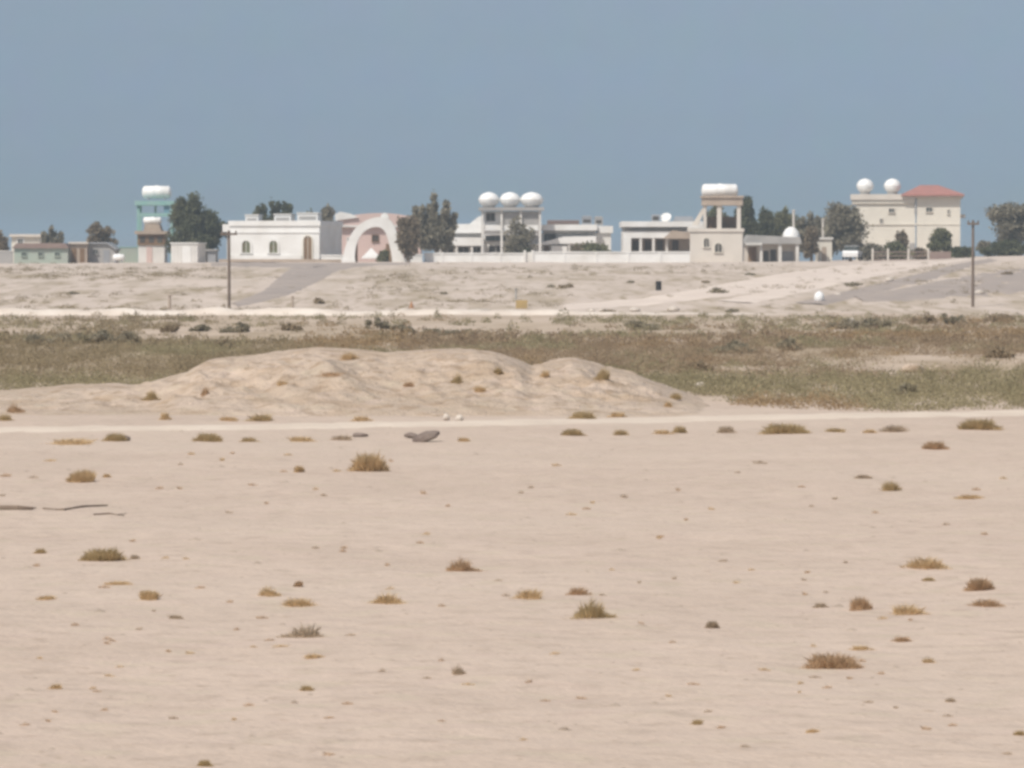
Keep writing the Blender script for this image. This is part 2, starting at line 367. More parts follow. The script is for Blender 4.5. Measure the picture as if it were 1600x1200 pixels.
def tree(name, label, x0, x1, yt, yb, Y, style='round', leaf='leafgrey', n=1500, cat='tree', size=.19, trunk=True, group='trees in the village', cb=None):
    if Y > 460: g_ = (x1-x0)*.05; x0 -= g_; x1 += g_; yt -= (yb-yt)*.03; n = int(n*3.6)
    if cb is None and trunk and style == 'round': cb = yb-(yb-yt)*.12
    """crown between photo columns x0..x1 and rows yt..cb at depth Y, trunk down to the ground"""
    s = Y/F; xc = (x0+x1)/2; w = (x1-x0)*s
    base = W(xc, yb, Y); base.z = min(base.z, tz(base.x, Y)+.1)
    top = W(xc, yt, Y).z-base.z
    cbz = top*.22 if cb is None else W(xc, cb, Y).z-base.z
    hC = top-cbz; d = max(w*.75, 1.2)
    t = thing(name, base, label, cat, group)
    cs, rs = [], []
    if style == 'round':
        for k in range(26):
            a = random.random()*6.28; q = random.random()**.45
            zz = random.uniform(.12, .9); fac = math.sin(math.pi*(.2+.66*zz))
            cs.append((q*w*.41*math.cos(a)*fac, q*d*.41*math.sin(a)*fac, cbz+hC*zz)); rr = random.uniform(.08,.18)
            rs.append((w*rr*random.uniform(.8,1.3), d*rr, hC*rr*random.uniform(.7,1.2)))
        cs.append((0,0,cbz+hC*.48)); rs.append((w*.32,d*.32,hC*.34))
    elif style == 'feather':
        m = max(5, int(w/.7))
        for k in range(m):
            fx = (k+.5)/m-.5+random.uniform(-.05,.05); hgt = hC*random.uniform(.72,1.)*(1-.5*abs(fx))
            for q in range(6):
                g = (q+.5)/6
                cs.append((w*fx*(.55+.45*g)+random.uniform(-.1,.1), random.uniform(-.25,.25)*d, cbz+hgt*g))
                rs.append((w*.75/m*(1.15-.75*g)+.10, d*.16+.1, hgt*.12))
        cs.append((0,0,cbz+hC*.3)); rs.append((w*.36,d*.3,hC*.30))
    elif style == 'bush':
        for k in range(11):
            a = random.random()*6.28; q = random.random()**.6
            cs.append((q*w*.38*math.cos(a), q*d*.36*math.sin(a), hC*random.uniform(.2,.72)*(1-.45*q*q))); rr = random.uniform(.14,.24)
            rs.append((w*rr, d*rr, hC*rr*1.05))
        cs.append((0,0,hC*.3)); rs.append((w*.4,d*.38,hC*.32))
    v, f = leaf_cloud(cs, rs, n, size, up=.6 if style == 'feather' else 0)
    v[:,2] = np.clip(v[:,2], -.1, None)
    mb = MB()
    if trunk:
        hb = cbz+hC*.35; r0 = max(.07, w*.035)
        mb.tube([(0,0,-.5),(w*.02,0,hb*.4),(-w*.02,.05,hb)], [r0*1.25, r0, r0*.7])
        for k in range(6):
            e = Vector(cs[random.randrange(len(cs))]); mb.tube([(w*.01,0,hb*random.uniform(.55,.95)), e*.55+Vector((0,0,hb*.42)), e], [r0*.55, r0*.35, r0*.12], 5)
        mb.build('trunk', M['bark'], t)
    raw('crown' if trunk else 'foliage', v, f, M[{'leafgrey':'shrubg','leafbrown':'shrubb','leafolive':'shrubg'}.get(leaf, leaf) if Y < 460 else leaf], t)
    return t

TR = [ # village trees
 ('tree','dark tree cut off by the left edge of the photo',-22,19,362,411,492,'round','leafbrown',800),
 ('bush','low dark green bush above the maroon roof beside the cream house',36,66,369,384,505,'bush','leafdark',500),
 ('tree','thin greyish tree rising above the maroon roofed mint shed',63,97,353,411,498,'feather','leafgrey',600),
 ('bush','small brownish bush between the mint shed and the tan hut',99,117,372,388,500,'bush','leafbrown',300),
 ('tree','ragged brown tree behind the grey sheds',132,178,350,411,503,'round','leafbrown',650),
 ('tree','large dark green spreading tree beside the turquoise tank tower',256,350,307,411,490,'round','leafdark',3800),
 ('tree','feathery dark tree showing over the roof of the white house',393,456,305,411,512,'feather','leafdark',1700),
 ('tree','small round tree behind the right end of the white house',497,524,322,411,506,'round','leafgrey',700),
 ('tree','low dark treetop behind the roof boxes of the white house',463,493,329,411,509,'round','leafdark',400),
 ('tree','brown bushy tree against the right leg of the white arch',619,656,338,411,472,'round','leafbrown',1400),
 ('tree','tall grey feathery tree right of the white arch',648,714,304,412,480,'feather','leafgrey',2300),
 ('tree','bare greyish tree in front of the triple tank stand',786,838,342,411,484,'round','leafgrey',520),
 ('bush','dark low bush at the foot of the triple tank stand',808,836,376,402,482,'bush','leafdark',500),
 ('bush','olive bushes against the right wing behind the perimeter wall',896,953,362,400,484,'bush','leafolive',900),
 ('bush','small olive bush on the corner of the right wing',893,912,366,400,481,'bush','leafbrown',250),
 ('tree','dark tree directly behind the beige tank tower',1146,1182,309,411,500,'round','leafdark',1500),
 ('tree','row tree with a rounded dark top behind the grey roofed house',1180,1216,330,411,505,'round','leafdark',1000),
 ('tree','dark tree between the beige block and the small white dome',1208,1244,328,411,508,'round','leafolive',1000),
 ('tree','feathery tree just right of the small white dome',1243,1292,326,411,512,'feather','leafgrey',1300),
 ('tree','narrow reddish brown tree right of the grey roofed house',1252,1280,356,411,488,'round','leafbrown',700),
 ('tree','big grey brown tree hiding the left corner of the cream villa',1292,1364,320,408,492,'round','leafgrey',2600),
  ('tree','wide dark green tree filling the line behind the small white dome',1196,1262,333,411,515,'round','leafolive',1500),
 ('tree','grey tree standing right behind the small cream shed',1268,1308,340,411,508,'round','leafgrey',900),
 ('bush','dry brown bush between the two trees in front of the cream villa',1424,1452,380,405,491,'bush','leafbrown',700),
 ('bush','green bush at the foot of the tree cut off by the right edge',1538,1602,366,400,497,'bush','leafdark',1500),
 ('bush','pale grey bush in front of the cream villa beside the parked car',1336,1384,366,407,488,'bush','leafgrey',800),
 ('bush','brown bush under the middle of the cream villa wall',1374,1428,366,406,490,'bush','leafolive',1400),
 ('tree','slim pointed brown tree under the middle window of the cream villa',1396,1420,362,406,494,'round','leafbrown',500),
 ('tree','rounded olive tree in front of the right half of the cream villa',1447,1487,356,402,494,'round','leafolive',1400),
 ('bush','green bush at the right corner of the cream villa',1485,1519,374,401,492,'bush','leafdark',800),
 ('tree','small hazy tree between the right pole and the right edge tree',1526,1550,376,400,520,'round','leafgrey',350),
 ('tree','large grey green tree cut off by the right edge of the photo',1540,1634,322,399,500,'round','leafgrey',3200),
]
for nm, lb, x0, x1, yt, yb, Y, st, lf, n in TR:
    tree(nm, lb, x0, x1, yt, yb, Y, st, lf, n, 'bush' if nm == 'bush' else 'tree', trunk=(nm == 'tree'), group='bushes in the village' if nm == 'bush' else 'trees in the village')

# scrub: low plants covering the plain, too many to count
def clumps(name, pts, hs, ws, m, per, size, label):
    n = len(pts); k = np.repeat(np.arange(n), per); N = n*per
    a = rng.random(N)*6.283; q = rng.random(N)**.6
    hgt = rng.random(N)*(1-.75*q*q)
    p = pts[k].copy(); p[:,0] += np.cos(a)*q*ws[k]*.5; p[:,1] += np.sin(a)*q*ws[k]*.5; p[:,2] += hgt*hs[k]
    d = rng.normal(size=(N,3)); d[:,2] = np.abs(d[:,2])+.4; d /= np.linalg.norm(d, axis=1)[:,None]
    b = np.cross(d, rng.normal(size=(N,3))); b /= np.linalg.norm(b, axis=1)[:,None]
    s = (size*(.6+.8*rng.random(N)))[:,None]*(hs[k]/.3)[:,None]**.5
    v = np.stack([p-d*s, p+b*s*.5, p+d*s, p-b*s*.5], 1).reshape(-1,3)
    return tag(raw(name, v, np.arange(4*N).reshape(N,4), m), label, 'scrub', kind='stuff')
def field(Y0, Y1, spacing, ulim=.2):
    out = []
    Y = Y0
    while Y < Y1:
        n = int(2*ulim*Y/spacing)
        x = rng.uniform(-ulim*Y, ulim*Y, n); y = rng.uniform(Y, Y+spacing, n); out.append(np.stack([x,y],-1)); Y += spacing
    return np.concatenate(out)
P2 = field(91.5, 262, .62)
px = 800+F*P2[:,0]/P2[:,1]; py = YH+HC*F/P2[:,1]
edge = np.interp(px, [-1500, 0, 700, 1090, 1180, 1300, 3000], [105,105,108,103,95,92.2,91])
keep = P2[:,1] > edge+2.0*fbm(P2[:,0]*.5, P2[:,1]*.5, 70)*2
dens = np.interp(P2[:,1], [92, 110, 150, 185, 205, 262], [1.,.8,.55,.34,.15,.055])
patch = np.where(P2[:,1] < 125, -1., fbm(P2[:,0]*.075, P2[:,1]*.035, 71))
dens = dens*np.where(patch > .13, .10, np.where(patch > .08, .5, 1.))
bare = ((px-1440)/75)**2+((py-578)/6.5)**2 < 1
bare |= ((px-390)/190)**2+((py-527)/8)**2 < 1
dens = np.where(bare, .03, dens)
keep &= rng.random(len(P2)) < dens
P2, px, py = P2[keep], px[keep], py[keep]
kind = fbm(P2[:,0]*.17, P2[:,1]*.075, 72, 5)+.14*fbm(P2[:,0]*.9, P2[:,1]*.5, 73)
g = np.where(P2[:,1] < 118, kind > -.20, kind > np.where(px < 620, .10, .06)); g |= (P2[:,1] > 205) & (kind > -.04)
r_ = (~g) & (kind < -.13) & (px > 450); o_ = (~g) & (~r_) & (px < 620)
b_ = (~g) & (~r_) & (~o_)
for nm, sel, m, lb in (('grey_green_scrub', g, 'scrubg', 'low grey green scrub covering the plain'), ('rusty_scrub', r_, 'scrubr', 'low rust brown scrub in patches on the plain'),
                       ('olive_scrub', o_, 'scrubo', 'low olive brown scrub left of the mound crest'), ('brown_scrub', b_, 'scrubb', 'low brown scrub across the middle of the plain')):
    q = P2[sel]; n = len(q)
    pts = np.stack([q[:,0], q[:,1], T(q[:,0], q[:,1])], -1)
    hs = rng.uniform(.16, .38, n)*(1+.5*(rng.random(n) < .08)); ws = rng.uniform(.5, 1.15, n)
    near = q[:,1] < 165
    for tg, sl_, per, sz in (('', near, 110, .026), ('far_', ~near, 60, .048)):
        if sl_.sum(): clumps(nm if not tg else 'far_'+nm, pts[sl_], hs[sl_], ws[sl_], M[m], per, sz, lb if not tg else lb.replace('low ', 'distant low '))
# sparse weeds on the slope
P3 = field(276, 455, 1.5)
pat = fbm(P3[:,0]*.11, P3[:,1]*.04, 75)
p3x = 800+F*P3[:,0]/P3[:,1]
kp = rng.random(len(P3)) < np.clip((pat+.05)*4, 0.02, .9)*np.interp(p3x, [340, 480, 900, 1100], [1., .6, .55, .2])*np.interp(P3[:,1], [276,400,440,455],[1,.8,.25,.1])
roads = ((p3x > 355) & (p3x < 560) & (P3[:,1] > 285))
kp &= ~(roads & (rng.random(len(P3)) < .93))
P3 = P3[kp]; n = len(P3)
clumps('slope_weeds', np.stack([P3[:,0], P3[:,1], T(P3[:,0], P3[:,1])], -1), rng.uniform(.12,.34,n), rng.uniform(.5,1.6,n), M['scrubo'], 44, .05, 'sparse olive weeds on the sandy slope')

# shrubs one can tell apart
SH = [ # x, y base, width, height, leaf, label
 (75,540,62,38,'leafgrey','dark grey shrub near the left edge, largest below the pale bank'),
 (145,537,50,34,'leafolive','dull olive shrub left of its grey twin below the pale bank'),
 (185,537,52,36,'leafgrey','dark grey shrub second from the left of the big dark ones below the bank'),
 (268,520,24,22,'leafbrown','small brown shrub standing in front of the pale bank'),
 (315,518,30,18,'leafolive','olive shrub at the bank left of the left pole'),
 (372,520,42,24,'leafgrey','grey shrub just below the foot of the left pole'),
 (455,517,24,22,'leafbrown','small brown shrub at the bank right of the left pole'),
 (590,514,34,24,'leafgrey','pointed grey shrub breaking the end of the pale bank'),
 (630,520,34,20,'leafolive','olive shrub just right of the break in the pale bank'),
 (700,524,60,22,'leafgrey','wide grey shrub above the middle of the mound'),
 (352,545,26,26,'leafbrown','brown shrub on the bare patch behind the mound shoulder'),
 (1000,516,50,26,'leafolive','olive shrub right of the pale rubble at the slope foot'),
 (1150,552,60,30,'leafgrey','dark grey green shrub in the middle of the brown scrub'),
 (1230,548,40,30,'leafgrey','dark shrub right of the grey green one in the brown scrub'),
 (1315,514,44,26,'leafgrey','grey shrub below the white drum'),
 (1370,516,46,28,'leafgrey','grey shrub right of the one below the white drum'),
 (1440,506,34,22,'leafbrown','brown shrub at the foot of the grey road'),
 (1490,508,36,30,'leafgrey','upright grey shrub just left of the right pole'),
 (1575,504,60,22,'leafbrown','wide brown shrub right of the right pole'),
 (1410,620,40,26,'leafgrey','dark shrub in the green scrub below the bare reddish patch'),
 (1560,560,40,26,'leafbrown','reddish brown shrub near the right edge of the scrub'),
 (1085,580,40,24,'leafbrown','brown shrub beyond the right tail of the mound'),
]
for x, yb, w, h, lf, lb in SH:
    p = G(x, yb); s = p.y/F
    t = thing('shrub', p, lb, 'shrub', 'shrubs on the plain')
    wm, hm = w*s, h*s; cs, rs = [], []
    wm *= 1.35; hm *= .9
    for k in range(13):
        a = random.random()*6.28; q = random.random()**.5
        cs.append((q*wm*.44*math.cos(a), q*wm*.4*math.sin(a), hm*random.uniform(.1,.72)*(1-.6*q*q))); rr = random.uniform(.08,.17); rs.append((wm*rr, wm*rr, hm*rr*1.5))
    v, f = leaf_cloud(cs, rs, 1500, .055*max(1., s*28)); v[:,2] = np.clip(v[:,2], -.05, None)
    raw('foliage', v, f, M['shrubb' if lf == 'leafbrown' else 'shrubg'], t)
    mb = MB()
    for k in range(4): e = cs[k]; mb.tube([(0,0,-.1),(e[0]*.5,e[1]*.5,e[2]*.4),e], [.03,.02,.008], 5)
    mb.build('stem', M['bark'], t)

# ------------------------------------------------------------------ grass tufts on the sand
def tuft_mesh(kind, seed):
    """blades of dry grass in a few uneven sub-clumps; unit width and height"""
    r = np.random.default_rng(seed); n = {'dome':2300, 'low':950, 'spike':1200, 'wisp':240}[kind]
    m = {'dome':6, 'low':7, 'spike':6, 'wisp':3}[kind]
    ca = r.random(m)*6.283; cq = r.random(m)**.6*.36; cr = .13+.14*r.random(m); ch = .45+.5*r.random(m)
    cq[0] = .03; ch[0] = 1.; cr[0] = {'dome':.3,'low':.24,'spike':.21,'wisp':.1}[kind]
    if kind == 'spike': ch[1:] *= .8
    k = r.choice(m, n, p=cr**2/(cr**2).sum())
    a = r.random(n)*6.283; q = r.random(n)**.5
    bx_ = np.cos(ca[k])*cq[k]+np.cos(a)*q*cr[k]; by_ = np.sin(ca[k])*cq[k]+np.sin(a)*q*cr[k]
    lean = {'dome':.5,'low':.9,'spike':.6,'wisp':1.6}[kind]*(.3+q)
    rr = np.hypot(bx_, by_)/.52; pw = {'dome':2.2,'low':1.5,'spike':.8,'wisp':2.}[kind]
    hh = (.35+.65*ch[k])*np.clip(1-np.clip(rr, 0, 1)**pw, .05, 1)*(.45+.55*r.random(n))
    stalk = r.random(n) < .02; hh[stalk] *= 1.25
    hb = r.random(n)*hh*.6*(r.random(n) < .7)
    tx = bx_+np.cos(a)*lean*.20*hh+r.normal(size=n)*.06; ty = by_+np.sin(a)*lean*.20*hh+r.normal(size=n)*.06
    wv = .0022+.0034*r.random(n); an = r.random(n)*3.14
    ox, oy = np.cos(an)*wv, np.sin(an)*wv
    z0 = hb-.07
    mx, my, mz = (bx_*.6+tx*.4), (by_*.6+ty*.4), z0+(hh-z0)*.62
    v = np.stack([np.stack([bx_-ox,by_-oy,z0],-1), np.stack([bx_+ox,by_+oy,z0],-1), np.stack([mx+ox*.9,my+oy*.9,mz],-1), np.stack([tx,ty,hh],-1), np.stack([mx-ox*.9,my-oy*.9,mz],-1)], 1).reshape(-1,3)
    return v, np.arange(5*n).reshape(n,5)
TM = {}
def tuft(x, yc, w, h, kind, colr, label, group, name='grass_tuft', onm=False):
    p = (GM if onm else G)(x, yc+h*.42); s = p.y/F
    key = (kind, colr, random.randrange(3))
    if key not in TM:
        v, f = tuft_mesh(kind, hash((kind, key[2])) % 9973 if False else {'dome':11,'low':37,'spike':59,'wisp':83}[kind]+key[2]*101)
        o = raw(name, v, f, M[colr]); TM[key] = o
    else:
        o = TM[key].copy(); C.objects.link(o)
    o.name = name
    for k in ('label','category','group'):
        if k in o: del o[k]
    o.location = p; o.scale = (w*s*1.22, w*s*1.0, h*s*1.25); o.rotation_euler.z = random.random()*6.28
    tag(o, label, 'grass', group)
TU = [
 (115,690,82,11,'low','straw','long low straw tuft below the left end of the track'),
 (180,684,36,13,'dome','olivet','small olive tuft right of the long low straw one by the track'),
 (325,684,48,13,'dome','olivet','rounded olive tuft by the track left of the dark rock'),
 (388,687,36,8,'low','olivet','flat olive tuft right of the rounded one by the track'),
 (470,686,48,9,'low','straw','flat straw tuft midway between two others left of the dark rock'),
 (535,684,40,9,'low','greyt','greyish flat tuft beside the small grey stone'),
 (723,687,26,8,'low','straw','small straw tuft just right of the dark rock'),
 (576,725,66,27,'dome','straw','big ochre dome of grass below the dark rock'),
 (130,745,54,18,'dome','straw','ochre tuft alone at left below the track'),
 (167,743,18,7,'low','straw','tiny straw tuft touching the ochre one at left'),
 (467,734,22,10,'dome','straw','small straw tuft left of the big ochre dome'),
 (63,861,26,9,'low','olivet','small olive tuft left of the dark flat dome at left'),
 (162,868,66,20,'dome','olivet','dark olive flat dome of grass at left with a grey wisp beside it'),
 (210,871,22,8,'low','greyt','grey wisp touching the dark olive dome at left'),
 (720,882,64,26,'spike','brownt','spiky brown tuft with one pointed peak near the middle'),
 (418,923,48,19,'spike','straw','spiky straw tuft left above the flat straw one'),
 (467,914,18,9,'dome','brownt','tiny dark brown tuft between two straw tufts'),
 (465,941,60,15,'low','straw','flat straw tuft under the tiny dark brown one'),
 (606,934,74,22,'spike','straw','broad straw tuft with a low peak left of centre'),
 (188,911,50,6,'low','straw','faint thin straw line below the dark olive dome'),
 (75,934,42,7,'low','straw','thin straw wisp near the left edge'),
 (232,932,42,14,'dome','straw','low ochre tuft right of the thin wisp at left'),
 (274,965,28,7,'low','greyt','small flat grey tuft under the low ochre one'),
 (478,984,70,25,'spike','greyt','grey brown tuft with loose stalks at both sides'),
 (488,1026,42,7,'low','straw','thin straw line below the grey brown stalky tuft'),
 (88,1074,24,9,'low','straw','small straw tuft in the lower left corner area'),
 (478,1077,26,10,'low','olivet','small olive tuft low in the picture left of centre'),
 (715,1046,30,18,'spike','greyt','grey twiggy tuft low in the middle'),
 (320,1193,22,10,'dome','olivet','small olive tuft at the bottom edge'),
 (895,676,34,11,'dome','olivet','small olive tuft first right of the middle by the track'),
 (970,676,32,10,'low','olivet','sparse olive tuft second right of the middle by the track'),
 (1035,675,38,8,'low','straw','flat straw tuft touching a darker olive one by the track'),
 (1062,672,24,11,'dome','olivet','compact olive tuft right of the flat straw one by the track'),
 (1135,672,30,11,'dome','greyt','grey green tuft left of the widest olive tuft by the track'),
 (1225,671,72,16,'dome','olivet','widest dark olive tuft by the track'),
 (1305,672,42,7,'low','olivet','thin olive tuft trailing right of the widest one'),
 (1360,674,24,7,'low','straw','tiny straw tuft left of the pale grey one by the track'),
 (1398,670,50,12,'low','greyt','pale greyish tuft by the track at right'),
 (1530,664,72,17,'dome','olivet','olive tuft at the track near the right edge'),
 (1461,697,44,13,'dome','brownt','brown tuft alone below the track at right'),
 (1390,760,40,17,'low','olivet','olive tuft leaning right in the bare upper right sand'),
 (1348,745,30,7,'low','greyt','grey wisp left above the leaning olive tuft'),
 (1515,777,50,8,'low','straw','faint straw arc at right below the brown tuft'),
 (1445,880,80,20,'low','straw','wide arched straw tuft at right'),
 (1452,906,22,7,'low','olivet','tiny olive tuft under the wide arched one'),
 (1530,915,52,18,'dome','brownt','reddish brown tuft near the right edge'),
 (1540,943,60,13,'low','brownt','flat brown tuft below the reddish one near the right edge'),
 (1343,945,42,20,'dome','brownt','rounded brown tuft left of a long flat one at right'),
 (1415,954,74,16,'low','straw','long flat straw tuft right of the rounded brown one'),
 (1282,946,30,9,'low','greyt','small grey tuft left of the rounded brown one'),
 (828,929,52,17,'low','straw','straw tuft left of the dark peaked one near the middle'),
 (903,924,48,13,'low','brownt','flat brown tuft just behind the dark peaked one'),
 (925,951,80,37,'spike','olivet','largest dark tuft with a peaked top right of the middle'),
 (1113,978,24,11,'dome','greyt','small dark grey tuft alone right of the peaked one'),
 (1410,999,40,9,'low','brownt','thin brown tuft above the biggest brown mat'),
 (1345,1012,44,7,'low','straw','thin straw tuft just above the biggest brown mat'),
 (1298,1036,86,23,'dome','brownt','biggest brown mat of dry grass at lower right'),
 (1450,1032,24,8,'low','straw','small straw tuft right of the biggest brown mat'),
 (1090,1128,22,9,'low','olivet','small olive tuft low in the lower right'),
 (1485,1094,22,7,'low','greyt','small grey tuft in the lower right corner area'),
 (1270,1142,28,6,'low','straw','thin straw wisp low below the brown mat'),
 (1594,1147,22,9,'low','olivet','olive tuft cut off at the right edge low down'),
]
for x, yc, w, h, k, c_, lb in TU: tuft(x, yc, w, h, k, c_, lb, 'dry grass tufts on the sand')
TW = [(10,742,22,7),(53,745,20,6),(80,719,28,5),(525,735,22,5),(450,710,20,5),(660,769,16,7),(393,757,20,5),(535,861,16,6),(605,882,13,6),(408,965,24,6),(550,992,24,5),
 (437,1010,32,5),(598,1047,16,7),(668,1060,18,5),(460,1098,14,7),(270,1121,20,7),(365,1124,16,6),(295,1020,24,5),(62,1028,16,5),(175,1002,16,5),(1185,722,28,7),(1567,747,15,6),
 (975,775,22,7),(892,803,22,6),(1268,790,12,5),(1055,903,14,6),(1000,910,14,5),(1270,1009,13,6),(868,1021,20,6),(995,1047,22,5),(1250,1068,16,6),(1250,1082,12,5),(1480,1118,20,6),
 (1358,1098,22,5),(1400,1105,18,5),(1192,1046,24,6),(260,871,16,5),(290,873,14,5),(610,919,18,6),(1110,795,18,5),(740,660,1,1),(1290,925,12,5),(1380,966,22,6),(690,1031,14,6),(240,955,14,4)]
for x, yc, w, h in TW:
    if w > 2: tuft(x, yc, w*.9, h, 'wisp', random.choice(['straw','greyt','brownt']), 'tiny dry wisp of grass lying on the open sand', 'tiny dry wisps on the sand', 'grass_wisp')
for k in range(95):
    yy = 700+480*random.random()**1.1; f_ = (yy-414)/500
    tuft(random.uniform(5, 1595), yy, random.uniform(9, 17)*(.5+.8*f_), random.uniform(4, 6.5), 'wisp', random.choice(['straw','greyt','brownt','brownt']), 'tiny dry wisp of grass lying on the open sand', 'tiny dry wisps on the sand', 'grass_wisp')
TMO = [
 (237,617,30,20,'spike','olivet','olive tuft on the lower left shoulder of the mound'),
 (321,613,20,18,'spike','brownt','dark brown tuft on the mound right of the olive shoulder tuft'),
 (258,650,22,14,'low','straw','straw tuft at the mound foot at left'),
 (22,637,40,18,'spike','brownt','brown stalky tuft on the mound near the left edge'),
 (8,654,26,12,'low','olivet','olive tuft at the mound foot by the left edge'),
 (410,655,56,13,'low','olivet','wide olive tuft at the foot of the mound left of its middle'),
 (355,658,40,8,'low','straw','flat straw tuft left of the wide olive one at the mound foot'),
 (545,557,34,12,'low','straw','pale straw tuft on the mound just under its crest'),
 (715,590,26,20,'spike','olivet','olive tuft on the right slope of the main mound'),
 (778,578,26,16,'spike','olivet','olive tuft just under the right end of the main crest'),
 (748,608,30,12,'low','straw','pale tuft under two olive ones on the main mound'),
 (565,657,40,9,'low','straw','straw tuft at the mound foot near the middle'),
 (852,585,18,12,'low','straw','small straw tuft in the notch between the two crests'),
 (945,583,32,24,'spike','olivet','dark olive bush on the crest of the smaller hump'),
 (910,650,40,13,'dome','olivet','olive tuft at the mound foot under the smaller hump'),
 (965,648,36,10,'low','straw','straw tuft at the foot right of the smaller hump'),
 (1056,619,24,11,'low','olivet','olive tuft low on the right tail of the mound'),
 (1044,632,16,10,'low','straw','tiny straw tuft below the one on the right tail'),
 (520,585,44,7,'low','brownt','reddish brown streak of dry grass in the middle of the mound'),
 (640,600,22,9,'low','brownt','small brown tuft on the main mound face'),
 (440,600,24,9,'low','straw','small straw tuft on the left face of the main mound'),
]
for x, yc, w, h, k, c_, lb in TMO: tuft(x, yc, w, h, k, c_, lb, 'tufts on the mound', onm=True)

# ------------------------------------------------------------------ loose stones, sticks
def stone_bm(w, d, h, seed, n=3):
    import bmesh
    bm = bmesh.new(); bmesh.ops.create_icosphere(bm, subdivisions=n, radius=.5)
    for q in bm.verts:
        c = q.co.copy(); k = 1+.5*float(fbm(c.x*2.2+seed, c.y*2.2+c.z*1.7, seed, 3))
        q.co = Vector((c.x*w*k, c.y*d*k, c.z*h*k*(1 if c.z > 0 else .5)))
    return bm
def stone(name, x, yb, w, h, m, label, cat, seed, group=None, onm=False, tilt=(0,0,0)):
    p = (GM if onm else G)(x, yb); s = p.y/F
    bm = stone_bm(w*s, w*s*.8, h*s*1.3, seed); me = bpy.data.meshes.new(name); bm.to_mesh(me); bm.free(); me.materials.append(M[m])
    o = bpy.data.objects.new(name, me); C.objects.link(o); o.location = p+Vector((0,0,h*s*.3)); o.rotation_euler = tilt
    return tag(o, label, cat, group)
stone('rock', 664, 690, 44, 17, 'rock', 'dark brown tilted rock just below the track', 'rock', 3, tilt=(.1,-.35,.2))
stone('rock', 643, 685, 26, 9, 'rock', 'smaller grey rock leaning left against the dark tilted rock', 'rock', 8, tilt=(0,.1,0))
stone('rock', 562, 683, 24, 7, 'rock', 'small flat grey stone by the track left of the dark rock', 'rock', 12)
stone('rock', 193, 689, 22, 9, 'rock', 'small dark stone beside the olive tuft at the left of the track', 'rock', 15)
stone('stone', 697, 657, 11, 11, 'stone', 'pale stone left of two at the foot of the mound', 'stone', 17)
stone('stone', 718, 659, 12, 12, 'stone', 'pale stone right of two at the foot of the mound', 'stone', 19)
def stick(pts, rad, label):
    mb = MB(); q = [G(x, y) for x, y in pts]; b = q[0].copy(); r = rad
    mb.tube([(p-b)+Vector((0,0,r*.6)) for p in q], [r*.8]+[r]*(len(q)-2)+[r*.5], 7)
    e = (q[-1]-b).lerp(q[-2]-b, .5); mb.tube([e+Vector((0,0,r*.6)), e+Vector((.10,.25,.01))], [r*.5, r*.2], 5)
    tag(mb.build('stick', M['wood'], loc=b), label, 'stick', 'dead branches on the sand')
stick([(-40,796),(0,797),(28,797),(52,797)], .034, 'dark dead branch running out of the left edge of the photo')
stick([(68,796),(100,798),(130,793),(168,791)], .017, 'thin dead branch right of the one at the left edge')
stick([(146,805),(172,804),(194,807)], .013, 'short dead branch below the thin one')
# grit too small to count
n = 1300; Yd = rng.uniform(20, 84, n)**1.0; xd = rng.uniform(-.2, .2, n)*Yd; sz = rng.uniform(.006, .020, n)*(1+1.2*(rng.random(n) < .12))
base = np.array([(1,0,0),(-.5,.87,0),(-.5,-.87,0),(0,0,.9)]); an = rng.random(n)*6.28
rot = np.stack([np.stack([np.cos(an),-np.sin(an),0*an],-1), np.stack([np.sin(an),np.cos(an),0*an],-1), np.stack([0*an,0*an,1+0*an],-1)], 1)
v = np.einsum('nij,kj->nki', rot, base)*sz[:,None,None]*np.array([1.8,1.2,.8])
v += np.stack([xd, Yd, T(xd, Yd)-.001], -1)[:,None,:]
f = (np.array([(0,1,3),(1,2,3),(2,0,3)])[None]+4*np.arange(n)[:,None,None]).reshape(-1,3)
tag(raw('grit', v.reshape(-1,3), f, M['tan']), 'tiny stones and plant bits strewn over the sand', 'grit', kind='stuff')

# ------------------------------------------------------------------ things on the slope
def pole(x, yt, yb, label, arm_px):
    p = G(x, yb); s = p.y/F; top = W(x, yt, p.y).z-p.z
    t = thing('utility_pole', p, label, 'utility pole', 'wooden poles on the slope')
    MB().tube([(0,0,-.6),(0,0,top*.5),(0,0,top+.12)], [.105,.095,.08], 10).build('shaft', M['pole'], t)
    a = arm_px*s/2
    MB().box(-a, a, -.19, -.09, top-.18, top-.05).build('crossarm', M['pole'], t)
    for k in (-.85, 0, .85): MB().lathe([(.035,0),(.06,.04),(.045,.1),(.06,.14),(.02,.15)], (k*a, -.14, top-.05), n=8).build('insulator', M['pole'], t)
pole(358, 363, 483, 'wooden pole with a crossarm in front of the white house', 26)
pole(1520, 347, 480, 'wooden pole with a crossarm right of the cream villa', 18)
def post(x, yt, yb, m, label, r=.05):
    p = G(x, yb); h = W(x, yt, p.y).z-p.z
    mb = MB().tube([(0,0,-.3),(0,0,h*.6),(.02,0,h)], [r, r, r*.8], 8); mb.box(-r*1.5, r*1.5, -r*1.5, r*1.5, h, h+.05)
    tag(mb.build('marker_post', M[m], loc=p), label, 'post', 'marker posts at the slope foot')
post(265, 462, 483, 'tan', 'short tan post left of the left pole', .10)
post(457, 464, 481, 'tan', 'short tan post right of the left pole', .07)
post(806, 452, 468, 'grey', 'thin grey post behind the yellow drum', .07)
